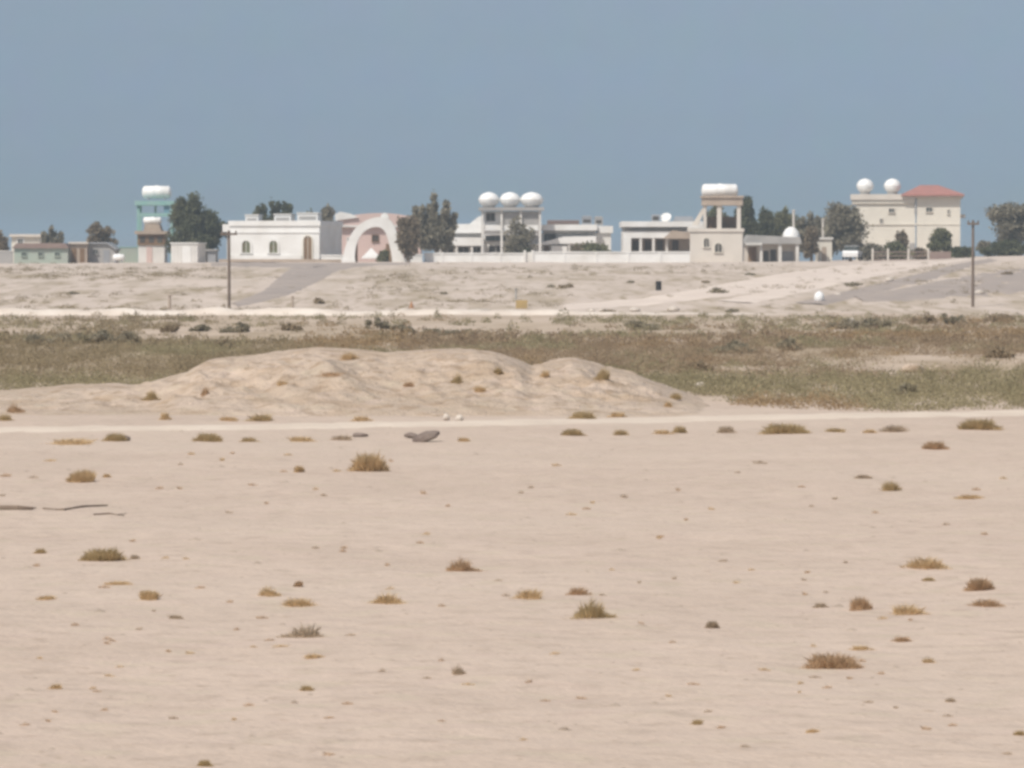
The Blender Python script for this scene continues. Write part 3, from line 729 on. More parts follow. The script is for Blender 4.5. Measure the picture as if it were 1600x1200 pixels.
def drum(x, yb, w, h, m, label, lying=False, name='drum'):
    p = G(x, yb); s = p.y/F; r = w*s/2; hh = h*s
    t = thing(name, p, label, 'drum')
    pr = [(r*.92,-.03),(r,0),(r,hh*.32),(r*1.06,hh*.34),(r,hh*.36),(r,hh*.64),(r*1.06,hh*.66),(r,hh*.68),(r,hh)]
    MB().lathe(pr, n=18).build('shell', M[m], t)
    MB().lathe([(r*1.05,hh),(r*1.05,hh+.03),(r*.95,hh+.035),(r*.95,hh+.012)], n=18).build('lid', M[m], t)
drum(1029, 454, 9, 14, 'rubber', 'dark standing drum on the pale slope')
p = G(1280, 471); s = p.y/F; r = 8*s
t = thing('globe_drum', p, 'bright white rounded drum at the foot of the grey road', 'drum')
MB().lathe([(r*.7,-.05),(r*.95,r*.3),(r,r*.8),(r*.9,r*1.35),(r*.6,r*1.75),(r*.2,r*1.9)], n=18).build('shell', M['whitestone'], t, smooth=True)
MB().lathe([(r*.22,r*1.86),(r*.22,r*2.02),(r*.05,r*2.05)], n=12).build('cap', M['whitestone'], t)
p = G(815, 482); s = p.y/F
t = thing('crate', p, 'faded yellow crate lying at the slope foot', 'crate')
mb = MB()
for k in range(4): mb.box(-9*s, 9*s, -5*s, 5*s, k*3.3*s-.02, k*3.3*s+2.7*s)
mb.build('slats', M['yellow'], t)
mb = MB()
for sx_ in (-8.2, 7.0):
    for sy_ in (-4.2, 3.0): mb.box(sx_*s, (sx_+1.2)*s, sy_*s, (sy_+1.2)*s, -.01, 12.4*s)
mb.build('corner_posts', M['yellow'], t)
p = G(643, 482); s = p.y/F
t = thing('traffic_cone', p, 'faded orange cone at the slope foot left of the yellow crate', 'cone')
MB().lathe([(4*s,.03),(1.0*s,10*s),(.7*s,10.4*s)], n=14).build('cone', M['orange'], t)
MB().box(-5*s, 5*s, -5*s, 5*s, -.04, .035).build('base', M['orange'], t)
tree('bush', 'small round rusty bush on the slope below the white arch', 489, 507, 461, 474, G(498,474).y, 'bush', 'leafbrown', 350, 'bush', .12, False, 'bushes on the slope')
for i, (x, yb, w, lb) in enumerate([(888,450,28,'low dark bush cluster on the pale slope below the main villa'),(861,449,12,'tiny dark bush left of the low cluster on the slope'),(985,442,11,'tiny bush on the slope below the right house'),
      (1103,442,13,'small brown bush on the slope below the beige tower'),(1172,430,16,'small brown bush below the grey roofed house'),(1120,459,42,'long flat grey weed streak on the slope below the beige tower'),(952,489,24,'dark bush at the slope foot right of the yellow crate'),
      (1332,447,30,'flat brown weed patch on the slope right of the white drum path'),(1145,488,24,'grey bush at the slope foot'),(1575,430,26,'reddish bush beside the wide road at right'),(115,460,22,'olive bush on the left slope'),(694,460,11,'tiny bush on the slope left of the yellow crate'),(673,491,14,'dark bush at the end of the pale bank')]):
    tree('bush', lb, x-w/2, x+w/2, yb-max(5, w*.35), yb, G(x,yb).y, 'bush', ['leafbrown','leafgrey','leafolive'][i%3], 260, 'bush', .10, False, 'bushes on the slope')
for i, (x, yb, w, h, lb) in enumerate([(630,490,20,9,'white block at the broken end of the bank'),(750,489,40,7,'pale flat slab left of the yellow crate'),(800,491,34,8,'pale slab just below the yellow crate'),(925,488,10,6,'small white block right of the dark bush at the slope foot'),
      (940,487,8,5,'smaller white block right of its neighbour at the slope foot'),(992,487,16,7,'whitish slab at the slope foot below the right house'),(1052,487,18,9,'cream block at the slope foot below the beige tower'),
      (1330,508,14,12,'pale block among grey shrubs below the white drum'),(1390,440,14,7,'pale broken block beside the narrow grey road'),(1530,460,16,7,'pale block right of the foot of the right pole'),(1310,462,12,5,'tan block right of the white drum'),
      (1095,606,20,9,'pale stone at the right tail of the mound')]):
    stone('rubble_block', x, yb, w, h, 'stone', lb, 'rubble', 30+i, 'pale rubble at the slope foot')
for i, (x, yb, w, h, lb) in enumerate([(1425,583,34,15,'reddish sand hummock left of two on the bare patch'),(1465,582,30,11,'reddish sand hummock right of two on the bare patch')]):
    stone('sand_hummock', x, yb, w, h, 'mound', lb, 'hummock', 60+i)

# ------------------------------------------------------------------ buildings
class Bld:
    """a building at depth Y; sizes are given in photo units and become metres at that depth"""
    def __init__(s, name, label, cat, xo, yo, Y, rz=0., group=None):
        s.s = Y/F; s.xo, s.yo, s.Y = xo, yo, Y
        s.root = thing(name, W(xo, yo, Y), label, cat, group, R(rz))
    def X(s, x): return (x-s.xo)*s.s
    def Z(s, y): return (s.yo-y)*s.s
    def box(s, name, m, x0, x1, yt, yb, d0, d1, parent=None):
        return MB().box(s.X(x0), s.X(x1), d0, d1, s.Z(yb), s.Z(yt)).build(name, M[m], parent or s.root)
    def boxes(s, name, m, L, parent=None):
        mb = MB()
        for x0, x1, yt, yb, d0, d1 in L: mb.box(s.X(x0), s.X(x1), d0, d1, s.Z(yb), s.Z(yt))
        return mb.build(name, M[m], parent or s.root)
    def each(s, name, m, L, parent=None):
        for bb in L: s.boxes(name, m, [bb], parent)
    def poly(s, name, m, pts, d0, d1, parent=None):
        return MB().prism([(s.X(x), s.Z(y)) for x, y in pts][::-1] if False else [(s.X(x), s.Z(y)) for x, y in pts], d0, d1).build(name, M[m], parent or s.root)
    def window(s, x0, x1, yt, yb, d=0., m='glass', fm='white', arch=False, fw=2., name='window', sill=True):
        """glazed opening: pane set back inside a proud frame"""
        def outline(a, b, t, bt):
            if not arch: return [(a,bt),(b,bt),(b,t),(a,t)]
            r = (b-a)/2; c = (a+b)/2
            return [(a,bt),(b,bt)]+[(c+r*math.cos(k*math.pi/8), t+r-r*math.sin(k*math.pi/8)) for k in range(9)]
        w = s.poly(name, m, outline(x0, x1, yt, yb), d-.03, d+.05)
        o, i = outline(x0-fw, x1+fw, yt-fw, yb), outline(x0, x1, yt, yb)
        n = len(o); mb = MB(); y0, y1 = d-.12, d+.02
        for k in range(1, n):
            a, b2, c2, e = o[k], o[(k+1)%n], i[(k+1)%n], i[k]
            mb.prism([(s.X(q[0]), s.Z(q[1])) for q in (a,b2,c2,e)], y0, y1)
        mb.build('frame', M[fm], w)
        mb = MB(); xm = (x0+x1)/2
        mb.box(s.X(xm)-.025, s.X(xm)+.025, d-.06, d-.02, s.Z(yb), s.Z(yt)); mb.build('mullion', M[fm], w)
        if sill: s.box('sill', fm, x0-fw*1.3, x1+fw*1.3, yb, yb+1.2, d-.18, d+.02, w)
        return w
def tank_h(name, label, x0, x1, yt, yb, Y, d0, group=None, m='tank'):
    """horizontal water tank lying along x"""
    s = Y/F; r = (yb-yt)*s/2; L = (x1-x0)*s; p = W((x0+x1)/2, yb, Y); p.y += d0
    t = thing(name, p, label, 'water tank', group); e = r*.45
    pr = [(r*.02,-L/2),(r*.5,-L/2+e*.12),(r*.85,-L/2+e*.5),(r,-L/2+e),(r,-L*.115),(r*1.008,-L*.11),(r,-L*.105),(r,L*.105),(r*1.008,L*.11),(r,L*.115),(r,L/2-e),(r*.85,L/2-e*.5),(r*.5,L/2-e*.12),(r*.02,L/2)]
    MB().lathe(pr, (0,0,r), 'x', 24).build('shell', M[m], t, smooth=True)
    mb = MB()
    for k in (-.28,.28): mb.box(L*k-.08, L*k+.08, -r*.7, r*.7, -.12, r*.35)
    mb.build('cradle', M['metal'], t)
    MB().lathe([(r*.28,2*r-.03),(r*.28,2*r+.04),(r*.2,2*r+.06)], n=14).build('hatch', M[m], t)
    return t
def tank_g(name, label, xc, w, yt, yb, Y, d0, group=None):
    """globe water tank on a ring stand"""
    s = Y/F; r = w*s/2; h = (yb-yt)*s; p = W(xc, yb, Y); p.y += d0
    t = thing(name, p, label, 'water tank', group)
    pr = [(r*.25,.05)]+[(r*math.cos(a), .06+h/2+h/2*math.sin(a)) for a in [R(q) for q in range(-72,80,8)]]+[(r*.08,.06+h*.998)]
    MB().lathe(pr, n=26).build('shell', M['tank'], t, smooth=True)
    MB().lathe([(r*1.015,h*.5),(r*1.03,h*.53),(r*1.03,h*.57),(r*1.015,h*.6)], n=26).build('seam', M['tank'], t)
    MB().lathe([(r*.6,-.05),(r*.6,h*.14),(r*.52,h*.14),(r*.52,-.05)], n=18).build('stand', M['grey'], t)
    MB().lathe([(r*.24,h*.97),(r*.24,h+.05),(r*.18,h+.07)], n=12).build('hatch', M['tank'], t)
    return t

# --- far left sheds
b = Bld('house', 'low cream flat roofed house at far left behind the maroon roof', 'house', 45, 411, 520)
b.box('wall', 'cream', 18, 62, 370, 425, 0, 7); b.box('roof', 'beige', 15, 65, 366, 370, -.4, 7.4); b.window(28, 36, 374, 382, 0)
b = Bld('shed', 'long mint green shed with a maroon roof at far left', 'shed', 62, 411, 488)
b.box('wall', 'mint', 22, 106, 388, 425, 0, 5)
b.poly('roof', 'maroon', [(19,388),(108,388),(102,380),(26,380)], -.3, 5.3)
for x0 in (34, 60, 86): b.window(x0, x0+7, 394, 400, 0, 'glass', 'mint', fw=1.)
b = Bld('wall', 'short grey wall cut off by the left edge of the photo', 'wall', 6, 411, 484)
b.box('panel', 'grey', -30, 20, 393, 425, 0, .3); b.box('coping', 'white2', -32, 21, 391.5, 393, -.06, .36)
b = Bld('hut', 'small tan hut with two brown doors right of the mint shed', 'hut', 122, 411, 490)
b.box('wall', 'tan', 109, 136, 381, 425, 0, 4); b.box('roof', 'beige', 107, 138, 378, 381, -.3, 4.3)
for x0 in (112.5, 125): b.box('door', 'brown', x0, x0+7, 388, 411, -.06, .03)
b = Bld('shed', 'grey shed with a sloping roof right of the tan hut', 'shed', 158, 411, 492)
b.poly('wall', 'grey', [(138,425),(180,425),(180,390),(168,381),(138,381)], 0, 5)
b.poly('roof', 'metal', [(136,381),(168,381),(182,391),(182,388.5),(169,378.5),(136,378.5)], -.3, 5.3)
b.window(146, 153, 390, 397, 0, fm='grey', fw=1.); b.box('door', 'metal', 162, 171, 391, 411, -.06, .03)
b = Bld('wall', 'low turquoise wall between the grey shed and the tank tower', 'wall', 196, 411, 500)
b.box('panel', 'mint', 178, 215, 387, 425, 0, .3); b.box('coping', 'turq', 177, 216, 385.5, 387, -.05, .35)
tank_h('water_tank', 'small white tank lying on the ground left of the turquoise tower', 176, 195, 397, 408, 484, 0)
# --- tank tower at left
b = Bld('tank_tower', 'turquoise tank tower rising behind the brown hut', 'tower', 240, 411, 503)
b.each('post', 'turq', [(214,218,316,430,0,.3),(266,270,316,430,0,.3),(214,218,316,430,3,3.3),(266,270,316,430,3,3.3),(240,243,316,430,1.4,1.7)])
b.box('platform', 'turq', 211, 273, 314, 321, -.25, 3.6)
b.box('sheet_panel', 'blue', 256, 265, 321.3, 332.6, .05, .14)
b.boxes('rail', 'turq', [(218.5,266,333,338.5,.02,.2),(218.5,266,362,364,.02,.2)])
tank_h('water_tank', 'large white horizontal tank on top of the turquoise tower', 220, 266, 290, 310, 503, 1.7)
b = Bld('hut', 'brown topped pale hut below the turquoise tower', 'hut', 236, 411, 494)
b.box('wall', 'white2', 216, 257, 383, 425, 0, 4)
b.box('upper_wall', 'brown', 215, 258, 366, 383, -.15, 4.15); b.box('roof', 'tan', 211, 262, 361, 366, -.5, 4.5)
b.poly('roof_box', 'tan', [(224,361),(252,361),(248,350),(226,350)], .3, 3.5)
for x0 in (219, 233, 246): b.box('window', 'dark', x0, x0+8, 370, 379, -.19, -.10)
b.box('door', 'pink', 229, 238, 386, 411, -.06, .03)
tank_h('water_tank', 'small white horizontal tank on the roof of the brown topped hut', 222, 251, 339, 350, 494, 1.5)
# --- white cabin
b = Bld('container', 'white box cabin under the large dark green tree', 'container', 288, 413, 478, -8)
b.box('body', 'white2', 267, 309, 381, 425, 0, 4.2)
b.box('roof', 'white', 265.5, 310.5, 379, 381, -.12, 4.3)
b.box('door', 'white', 285, 299, 385, 412, -.07, .04)
b.boxes('ribs', 'white2', [(270,271.5,382,413,-.05,.03),(276,277.5,382,413,-.05,.03),(281.5,283,382,413,-.05,.03),(303,304.5,382,413,-.05,.03)])
b = Bld('shed', 'dark grey shed between the white cabin and the white house', 'shed', 322, 411, 486)
b.box('wall', 'metal', 311, 337, 392, 425, 0, 4); b.box('roof', 'grey', 309, 339, 389.5, 392, -.25, 4.2); b.box('door', 'dark', 316, 324, 396, 411, -.06, .03)
# --- white house
b = Bld('house', 'white flat roofed house with two arched windows and an arched door', 'house', 430, 407, 480, -11)
b.box('wall', 'white', 357, 501, 353, 430, 0, 10.5)
b.boxes('parapet', 'white', [(355,503,345,353,-.15,.15),(355,357.5,345,353,.15,10.5),(500.5,503,345,353,.15,10.5)])
b.box('roof', 'grey', 358, 500, 351.5, 353.2, .2, 10.4)
b.box('ledge', 'white', 355.5, 502.5, 362, 364, -.10, .02)
for x0 in (377, 421): b.window(x0, x0+13, 376, 395, 0, 'greenpane', 'white', True, 3.)
d = b.window(476, 489, 369, 406, 0, 'brown', 'cream', True, 2., 'door', False)
b.box('plinth', 'white', 356, 473, 399, 406.5, -.14, .02); b.box('step', 'tan', 345, 505, 405, 409.5, -1.6, -.15)
b.box('side_wing', 'white2', 340, 356.5, 362, 430, 3.2, 9)
b.box('side_roof', 'white', 336, 356.8, 350, 362, 2.4, 9.2)
b.box('side_door', 'dark', 341.5, 354, 378, 402, 3.1, 3.25)
for x0, x1, yt, lb in ((383,404,335,'roof box at the left on the white house, narrow and tall'),(428,455,334,'middle white roof box on the white house'),(464,497,332,'widest roof box at the right on the white house')):
    q = Bld('roof_cooler', 'white cooler ' + lb, 'cooler', (x0+x1)/2, 350, 486, -11, 'coolers on the white house roof')
    q.box('casing', 'white', x0, x1, yt+2, 350.5, 0, 1.8); q.box('cap', 'white2', x0-1, x1+1, yt, yt+2, -.08, 1.9)
    q.box('grille', 'grey', x0+3, x1-3, yt+6, yt+11, -.04, .02)
b = Bld('wall', 'low white wall between the white house and the arch', 'wall', 525, 408, 477)
b.box('panel', 'white', 502, 551, 400, 425, 0, .25); b.box('coping', 'white', 501, 552, 398, 400, -.06, .31); b.box('kerb', 'tan', 496, 540, 405.5, 409.5, -.6, -.06)
# --- pink domed house
b = Bld('house', 'pink house with a vaulted roof seen through the white arch', 'house', 592, 409, 500)
arc = [(x, 352-19*math.sqrt(max(0, 1-((x-592)/70)**2))) for x in range(522, 663, 7)]
b.poly('wall', 'pink', [(527,425),(657,425),(657,352),(527,352)], 0, 8)
b.poly('roof', 'pink', [(522,353.5)]+[(662,353.5)]+arc[::-1], -.4, 8.4)
b.poly('roof_cap', 'white', [(524,345),(524,335),(532,331),(548,334),(560,340)][::-1], -.7, 2.)
b.box('cornice', 'white2', 521.5, 662.5, 352, 355, -.55, -.02)
b.window(582, 591, 368, 377, 0, 'dark', 'brown', False, 1.2); b.window(543, 550, 372, 384, 0, 'glass', 'white', False, 1.2); b.window(640, 648, 368, 378, 0, 'glass', 'white', False, 1.2)
b.box('door', 'brown', 603, 613, 381, 409, -.06, .03)
b = Bld('tent', 'small white pointed tent seen through the arch', 'tent', 580, 407, 490)
s_ = b.s
MB().add([(-17*s_,-.8,.0),(17*s_,-.8,0),(17*s_,1.4,0),(-17*s_,1.4,0),(-14*s_,-.7,5*s_),(14*s_,-.7,5*s_),(14*s_,1.3,5*s_),(-14*s_,1.3,5*s_),(0,.3,20*s_)],
   [(0,1,5,4),(1,2,6,5),(2,3,7,6),(3,0,4,7),(4,5,8),(5,6,8),(6,7,8),(7,4,8)]).build('canvas', M['white'], b.root)
b.box('base_strip', 'pink', 562, 598, 404, 408, -.9, -.72)
tree('bush', 'grey green bush inside the arch right of the tent', 592, 620, 378, 408, 487, 'bush', 'leafolive', 600, 'bush', .2, False, 'bushes in the village')
# --- white arch
b = Bld('gate_arch', 'white arched gateway at the head of the grey road', 'arch', 586, 411, 474)
def smooth_line(pts, n=29):
    pts = np.array(pts, float); t = np.concatenate([[0], np.cumsum(np.hypot(*np.diff(pts, axis=0).T))]); q = np.linspace(0, t[-1], n)
    a = np.stack([np.interp(q, t, pts[:,0]), np.interp(q, t, pts[:,1])], -1)
    for _ in range(2): a[1:-1] = (a[:-2]+2*a[1:-1]+a[2:])/4
    return a
o_ = smooth_line([(535,425),(535,408),(537,392),(543,376),(551,361),(561,350),(573,343),(588,339),(602,338),(611,342),(617,354),(623,372),(628,390),(632,408),(634,425)])
i_ = smooth_line([(554,425),(554,408),(554.5,393),(557,380),(562,369),(569,360.5),(578,355.5),(589,353.5),(596,354.5),(601,359),(605,369),(608,381),(611,394),(613,408),(614,425)])
mb = MB()
for k in range(28): mb.prism([(b.X(q[0]), b.Z(q[1])) for q in (o_[k+1], o_[k], i_[k], i_[k+1])][::-1], 0, 1.6)
mb.build('arch_band', M['white'], b.root)
for bb in [(533.5,555,405,425,-.12,1.72),(612.5,636,405,425,-.12,1.72)]: b.boxes('footing', 'white', [bb])
b.poly('finial', 'white', [(594,341),(608,341),(606,335),(601,332),(596,335)], .3, 1.3)
for bb in [(554.5,558.5,370,425,.5,.8),(608,611.5,372,425,.5,.8)]: b.boxes('gate_post', 'brown', [bb])
# --- perimeter wall
b = Bld('wall', 'short low white wall joining the arch to the tree on its right', 'wall', 645, 411, 476)
b.box('panel', 'white', 632, 660, 399, 425, 0, .25); b.box('coping', 'white', 631, 661, 397, 399, -.06, .31)
b = Bld('wall', 'long white perimeter wall in front of the main villa', 'wall', 865, 411, 474)
b.boxes('panel', 'white', [(663,818,397,428,0,.3),(834,1078,395,428,0,.3)])
b.boxes('coping', 'white', [(662,818,395,397,-.08,.38),(834,1079,393,395,-.08,.38)])
b.each('gate_pillar', 'white2', [(818,822,391,428,-.1,.5),(830,834,391,428,-.1,.5)]); b.box('gate', 'white2', 822, 830, 394, 411, .1,.18)
b.each('pilaster', 'white', [(x,x+3,394.5,428,-.07,.0) for x in (690,735,780,880,930,980,1030)])
# --- main villa
b = Bld('villa', 'long white villa with stepped flat roofs behind the perimeter wall', 'villa', 820, 411, 500)
b.box('left_wall', 'white', 688, 754, 366, 428, 1.5, 9)
b.box('left_roof', 'white', 700, 755, 350, 364, .6, 9); b.box('left_shade_strip', 'grey', 696, 754.5, 364, 369, 1.2, 8)  # grey strip paints the shadow between left roof and canopy
b.box('canopy', 'white', 684, 756, 371, 384, -1.6, 1.5)
b.each('column', 'white2', [(x,x+3,384,428,-1.5,-1.2) for x in (686,712,736,752)])
for x0, x1 in ((690,708),(716,732),(738,751)): b.window(x0, x1, 386, 397, 1.5, 'dark', 'white2', False, .8)
b.poly('stair_block', 'white', [(733,350.3),(755,350.3),(755,338),(748,338)], 1., 3.5)
b.box('centre_wall', 'white', 756, 850, 364, 428, .8, 9)
b.box('centre_roof', 'white', 755.5, 846, 352, 364.5, 0, 9.2)
b.window(759, 790, 368, 376, .8, 'glass', 'grey', False, .8); b.window(764, 786, 384, 394, .8, 'dark', 'white2', False, .8)
b.box('right_wall', 'white', 850.3, 955, 364, 428, 1., 9)
b.box('right_roof', 'white', 847, 933, 351, 360, -.6, 9.3); b.box('right_shade_strip', 'grey', 849, 931, 360, 364, .2, 9)  # shade of the roof overhang put into a grey-coloured strip
b.box('right_parapet', 'white', 934, 958, 353, 364, .7, 9.1)
b.window(843, 868, 366, 375, 1., 'dark', 'grey', False, .8)
b.poly('porch_roof', 'white', [(832,383),(931,379),(931,369),(880,370)], -1.2, .95)
b.box('porch_wall', 'white', 861, 886, 384, 428, -1.0, .9); b.box('porch_door', 'brown', 851, 858, 384, 408, .9, 1.03)
b.each('porch_post', 'white2', [(888,890,381,428,-1.1,-.9),(927,929,380,428,-1.1,-.9)])
b.each('porch_window', 'dark', [(893,905,385,398,.92,1.03),(910,924,385,398,.92,1.03)])
for x0, x1, yt, lb, m_ in ((855,905,344,'flat maroon sheet pile lying on the villa roof','maroon'),(909,925,337,'dark round topped cooler on the villa roof','metal'),(929,942,338,'grey cooler near the right end of the villa roof','grey')):
    q = Bld('roof_cooler' if m_ != 'maroon' else 'sheet_pile', lb, 'cooler' if m_ != 'maroon' else 'sheets', (x0+x1)/2, 352, 503)
    if m_ == 'maroon': q.boxes('sheets', m_, [(x0,x1,yt+k*2,yt+k*2+1.7,k*.05,2+k*.07) for k in range(4)])
    else:
        q.box('casing', m_, x0, x1, yt+3, 352, 0, 1.2); q.poly('hood', m_, [(x0-1,yt+3),(x1+1,yt+3),(x1-2,yt),(x0+2,yt)], -.05, 1.25); q.box('grille', 'dark', x0+2, x1-2, yt+6, yt+11, -.03, .02)
b = Bld('tank_stand', 'grey framed stand carrying the three globe tanks', 'tower', 800, 411, 497)
b.each('post', 'white2', [(x,x+3.5,328,428,y,y+.25) for x in (752,782,812,842) for y in (-.6, 2.2)])
b.box('platform', 'grey', 748, 850, 324, 329, -.9, 2.8)
b.box('screen', 'grey', 787, 841, 332, 351, -.3, -.2); b.box('front_wall', 'white', 757, 841, 351.6, 367, -.35, -.15); b.box('stair_wall', 'white', 757, 782, 331, 351.5, .2, .4); b.box('back_wall', 'white2', 756, 842, 330, 368, 1.6, 1.8)
b.window(760, 773, 333, 345, .2, 'dark', 'grey', False, .8)
b.boxes('brace', 'grey', [(756,842,360,362,-.55,-.4)])
for xc, lb in ((764,'white globe tank leftmost of the three on the grey stand'),(797,'white globe tank in the middle of the three on the grey stand'),(831,'white globe tank rightmost of the three on the grey stand')):
    tank_g('globe_tank', lb, xc, 32 if xc < 820 else 36, 301, 325, 497, 1., 'three globe tanks on the stand')
# --- right house with porch
b = Bld('house', 'white house with a dark columned porch left of the beige tower', 'house', 1035, 411, 490)
b.box('wall', 'white2', 974, 1100, 361, 428, 3., 10)
b.box('roof', 'white', 971, 1098, 346, 354.5, -.5, 10.3); b.box('shade_band', 'grey', 975, 1096, 354.5, 361, .5, 9.9)  # recessed band coloured grey for the shade below the roof slab
b.box('fascia', 'white', 974, 1080, 361.3, 372, -.1, .3); b.box('end_wall', 'white', 974, 986, 372, 428, -.1, 3.)
b.each('column', 'white2', [(x,x+4,372,428,-.05,.25) for x in (999,1019,1040)])
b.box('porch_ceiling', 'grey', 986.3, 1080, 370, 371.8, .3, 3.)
b.boxes('porch_wall', 'tan', [(987,1079,372,392,2.85,2.98)])
for x0 in (990, 1009, 1028, 1052): b.window(x0, x0+9, 376, 391, 2.85, 'dark', 'brown', False, .8, sill=False)
b.poly('awning', 'tan', [(1036,373),(1085,373),(1076,363),(1050,360)], -1.4, -.15)
q = Bld('roof_cooler', 'blue grey cooler on the roof of the porch house', 'cooler', 1024, 346, 494)
q.box('casing', 'metal', 1018, 1031, 335, 347, 0, 1.); q.box('grille', 'dark', 1020, 1029, 338, 344, -.04, .02)
q = Bld('satellite_dish', 'white tilted dish on the roof of the porch house', 'dish', 1041, 346, 494)
q.box('mast', 'grey', 1040, 1042, 341, 347, .4, .5)
dm = MB().lathe([(.02,0),(.3,.03),(.5,.1),(.62,.18),(.6,.2),(.45,.12),(.02,.03)], n=20).build('dish', M['white'], q.root, smooth=True); dm.location = (0,.35,.35); dm.rotation_euler = (R(50), R(-20), 0)
q = Bld('solar_panel', 'grey panel row lying on the roof of the porch house', 'panel', 1068, 346, 494)
q.poly('panel', 'metal', [(1052,345.5),(1085,345.5),(1082,338),(1055,338)], .2, .9); q.boxes('frame', 'grey', [(1053,1084,345.6,347,.1,1.)])
# --- beige tank tower
b = Bld('tower_house', 'beige cube house with an open tank tower on its roof', 'house', 1118, 412, 476, -4)
b.box('wall', 'beige', 1078, 1160, 362, 430, 0, 6)
b.box('roof', 'beige', 1074, 1162, 357, 362, -.15, 6.2); b.box('terrace', 'white2', 1074.5, 1100, 352, 356.8, 0, 4)
b.window(1100, 1108, 372, 386, 0, 'dark', 'cream', True, 1.5); b.window(1117, 1128, 380, 394, 0, 'dark', 'cream', True, 1.5)
b.each('post', 'beige', [(x,x+w,320,357,y,y+.35) for x, w in ((1099,4),(1120,7),(1151,6)) for y in (.1, 3.3)])
b.box('beam', 'tan', 1096, 1160, 309, 321, -.1, 3.8); b.box('slab', 'tan', 1094, 1162, 306, 309, -.3, 4.); b.box('back_panel', 'brown', 1104, 1150, 338, 356.8, 3.75, 3.85)
b.poly('stair', 'beige', [(1080,352),(1090,352),(1104,322),(1100,320)], 1.2, 2.)
tree('tree', 'olive tree seen between the posts of the beige tank tower', 1098, 1150, 322, 411, 502, 'round', 'leafolive', 1300)
tank_h('water_tank', 'large white horizontal tank on top of the beige tower', 1097, 1155, 287, 307, 477, 1.8)
# --- low grey roofed house
b = Bld('house', 'low house with a grey slab roof right of the beige tower', 'house', 1205, 411, 488)
b.box('wall', 'beige', 1166, 1250, 380, 428, 1.4, 7)
b.poly('roof', 'grey', [(1163,381),(1252,381),(1250,371),(1170,367)], -.5, 7.4)
b.box('gable_strip', 'white2', 1164, 1190, 379.5, 383, -.7, -.5)
b.each('column', 'white2', [(x,x+w,381,428,-.3,0.) for x, w in ((1187,4),(1216,5),(1243,5))])
b.box('door', 'brown', 1170, 1183, 386, 411, 1.3, 1.45)
b.each('window', 'dark', [(1194,1202,392,410,1.33,1.44),(1205,1214,390,410,1.33,1.44)]); b.box('shutter', 'metal', 1223, 1241, 393, 410, 1.33, 1.44)
b = Bld('dome', 'small white dome on the roof right of the beige tower', 'dome', 1237, 373, 492)
r = 14*b.s; MB().lathe([(r,-.6),(r,0)]+[(r*math.cos(R(a)), r*1.35*math.sin(R(a))) for a in range(6,86,6)]+[(r*.04,r*1.35)], (0,r,0), n=24).build('shell', M['tank'], b.root, smooth=True)
MB().lathe([(r*1.06,-.6),(r*1.06,-.15),(r*.98,-.12)], (0,r,0), n=24).build('ring', M['white2'], b.root)
for x, yt, yb, lb in ((1240,330,372,'pale post rising behind the small white dome'),(1286,344,411,'pale post between the feathery tree and the big grey brown tree')):
    q = W(x, 411, 496); h = W(x, yt, 496).z-q.z
    mb = MB().tube([(0,0,-1),(0,0,h)], [.16,.14], 10); mb.lathe([(.2,h),(.2,h+.1),(.1,h+.15)], n=10); tag(mb.build('post', M['beige'], loc=q), lb, 'post')
b = Bld('shed', 'small cream shed left of the big grey brown tree', 'shed', 1288, 411, 490)
b.box('wall', 'cream', 1278, 1300, 374, 425, 0, 4); b.box('roof', 'white2', 1276, 1302, 371, 374, -.2, 4.2); b.box('door', 'tan', 1284, 1291, 386, 411, -.05, .03)
# --- cream villa
b = Bld('villa', 'tall cream villa with a red hipped roof and two globe tanks', 'villa', 1420, 406, 520, -5)
b.box('wall', 'cream', 1338, 1430, 318, 425, .35, 12)
b.box('roof', 'cream', 1331, 1430.5, 312, 318, .1, 12.4); b.box('parapet', 'beige', 1329, 1430, 303.5, 312, -.1, 12.5)
b.box('right_wall', 'cream', 1432, 1500, 309, 425, .3, 12)
b.box('cornice', 'beige', 1429, 1504, 304, 309, -.15, 12.4)
b.box('band', 'cream', 1340, 1499, 349.5, 351.5, .22, .345); b.box('balcony', 'beige', 1498, 1508, 335, 340, 1.5, 6)
b.box('downpipe', 'grey', 1428.5, 1431, 310, 334, .1, .28)
X0, X1, z0, z1 = b.X(1408), b.X(1506), b.Z(304), b.Z(288)
xm0, xm1 = b.X(1438), b.X(1466)
MB().add([(X0,-.6,z0),(X1,-.6,z0),(X1,12.8,z0),(X0,12.8,z0),(xm0,5.6,z1),(xm1,5.6,z1),(X0,-.6,z0-.15),(X1,-.6,z0-.15),(X1,12.8,z0-.15),(X0,12.8,z0-.15)],
  [(0,1,5,4),(1,2,5),(2,3,4,5),(3,0,4),(6,7,1,0),(7,8,2,1),(8,9,3,2),(9,6,0,3),(6,9,8,7)]).build('hip_roof', M['red'], b.root)
b.window(1389, 1397, 326, 332, .35, 'glass', 'beige', False, 1.2); b.window(1447, 1456, 324, 331, .3, 'glass', 'beige', False, 1.2)
b.window(1375, 1379, 342, 348, .35, 'glass', 'beige', False, 1.); b.window(1480, 1483, 328, 334, .3, 'glass', 'beige', False, .8)
b.box('door', 'grey', 1421, 1429, 380, 406, .27, .38)
for xc, lb in ((1356,'white globe tank at the left corner of the cream villa roof'),(1399,'white globe tank next to the red roof of the cream villa')):
    tank_g('globe_tank', lb, xc, 26.5, 279, 302, 520, 4., 'globe tanks on the cream villa')
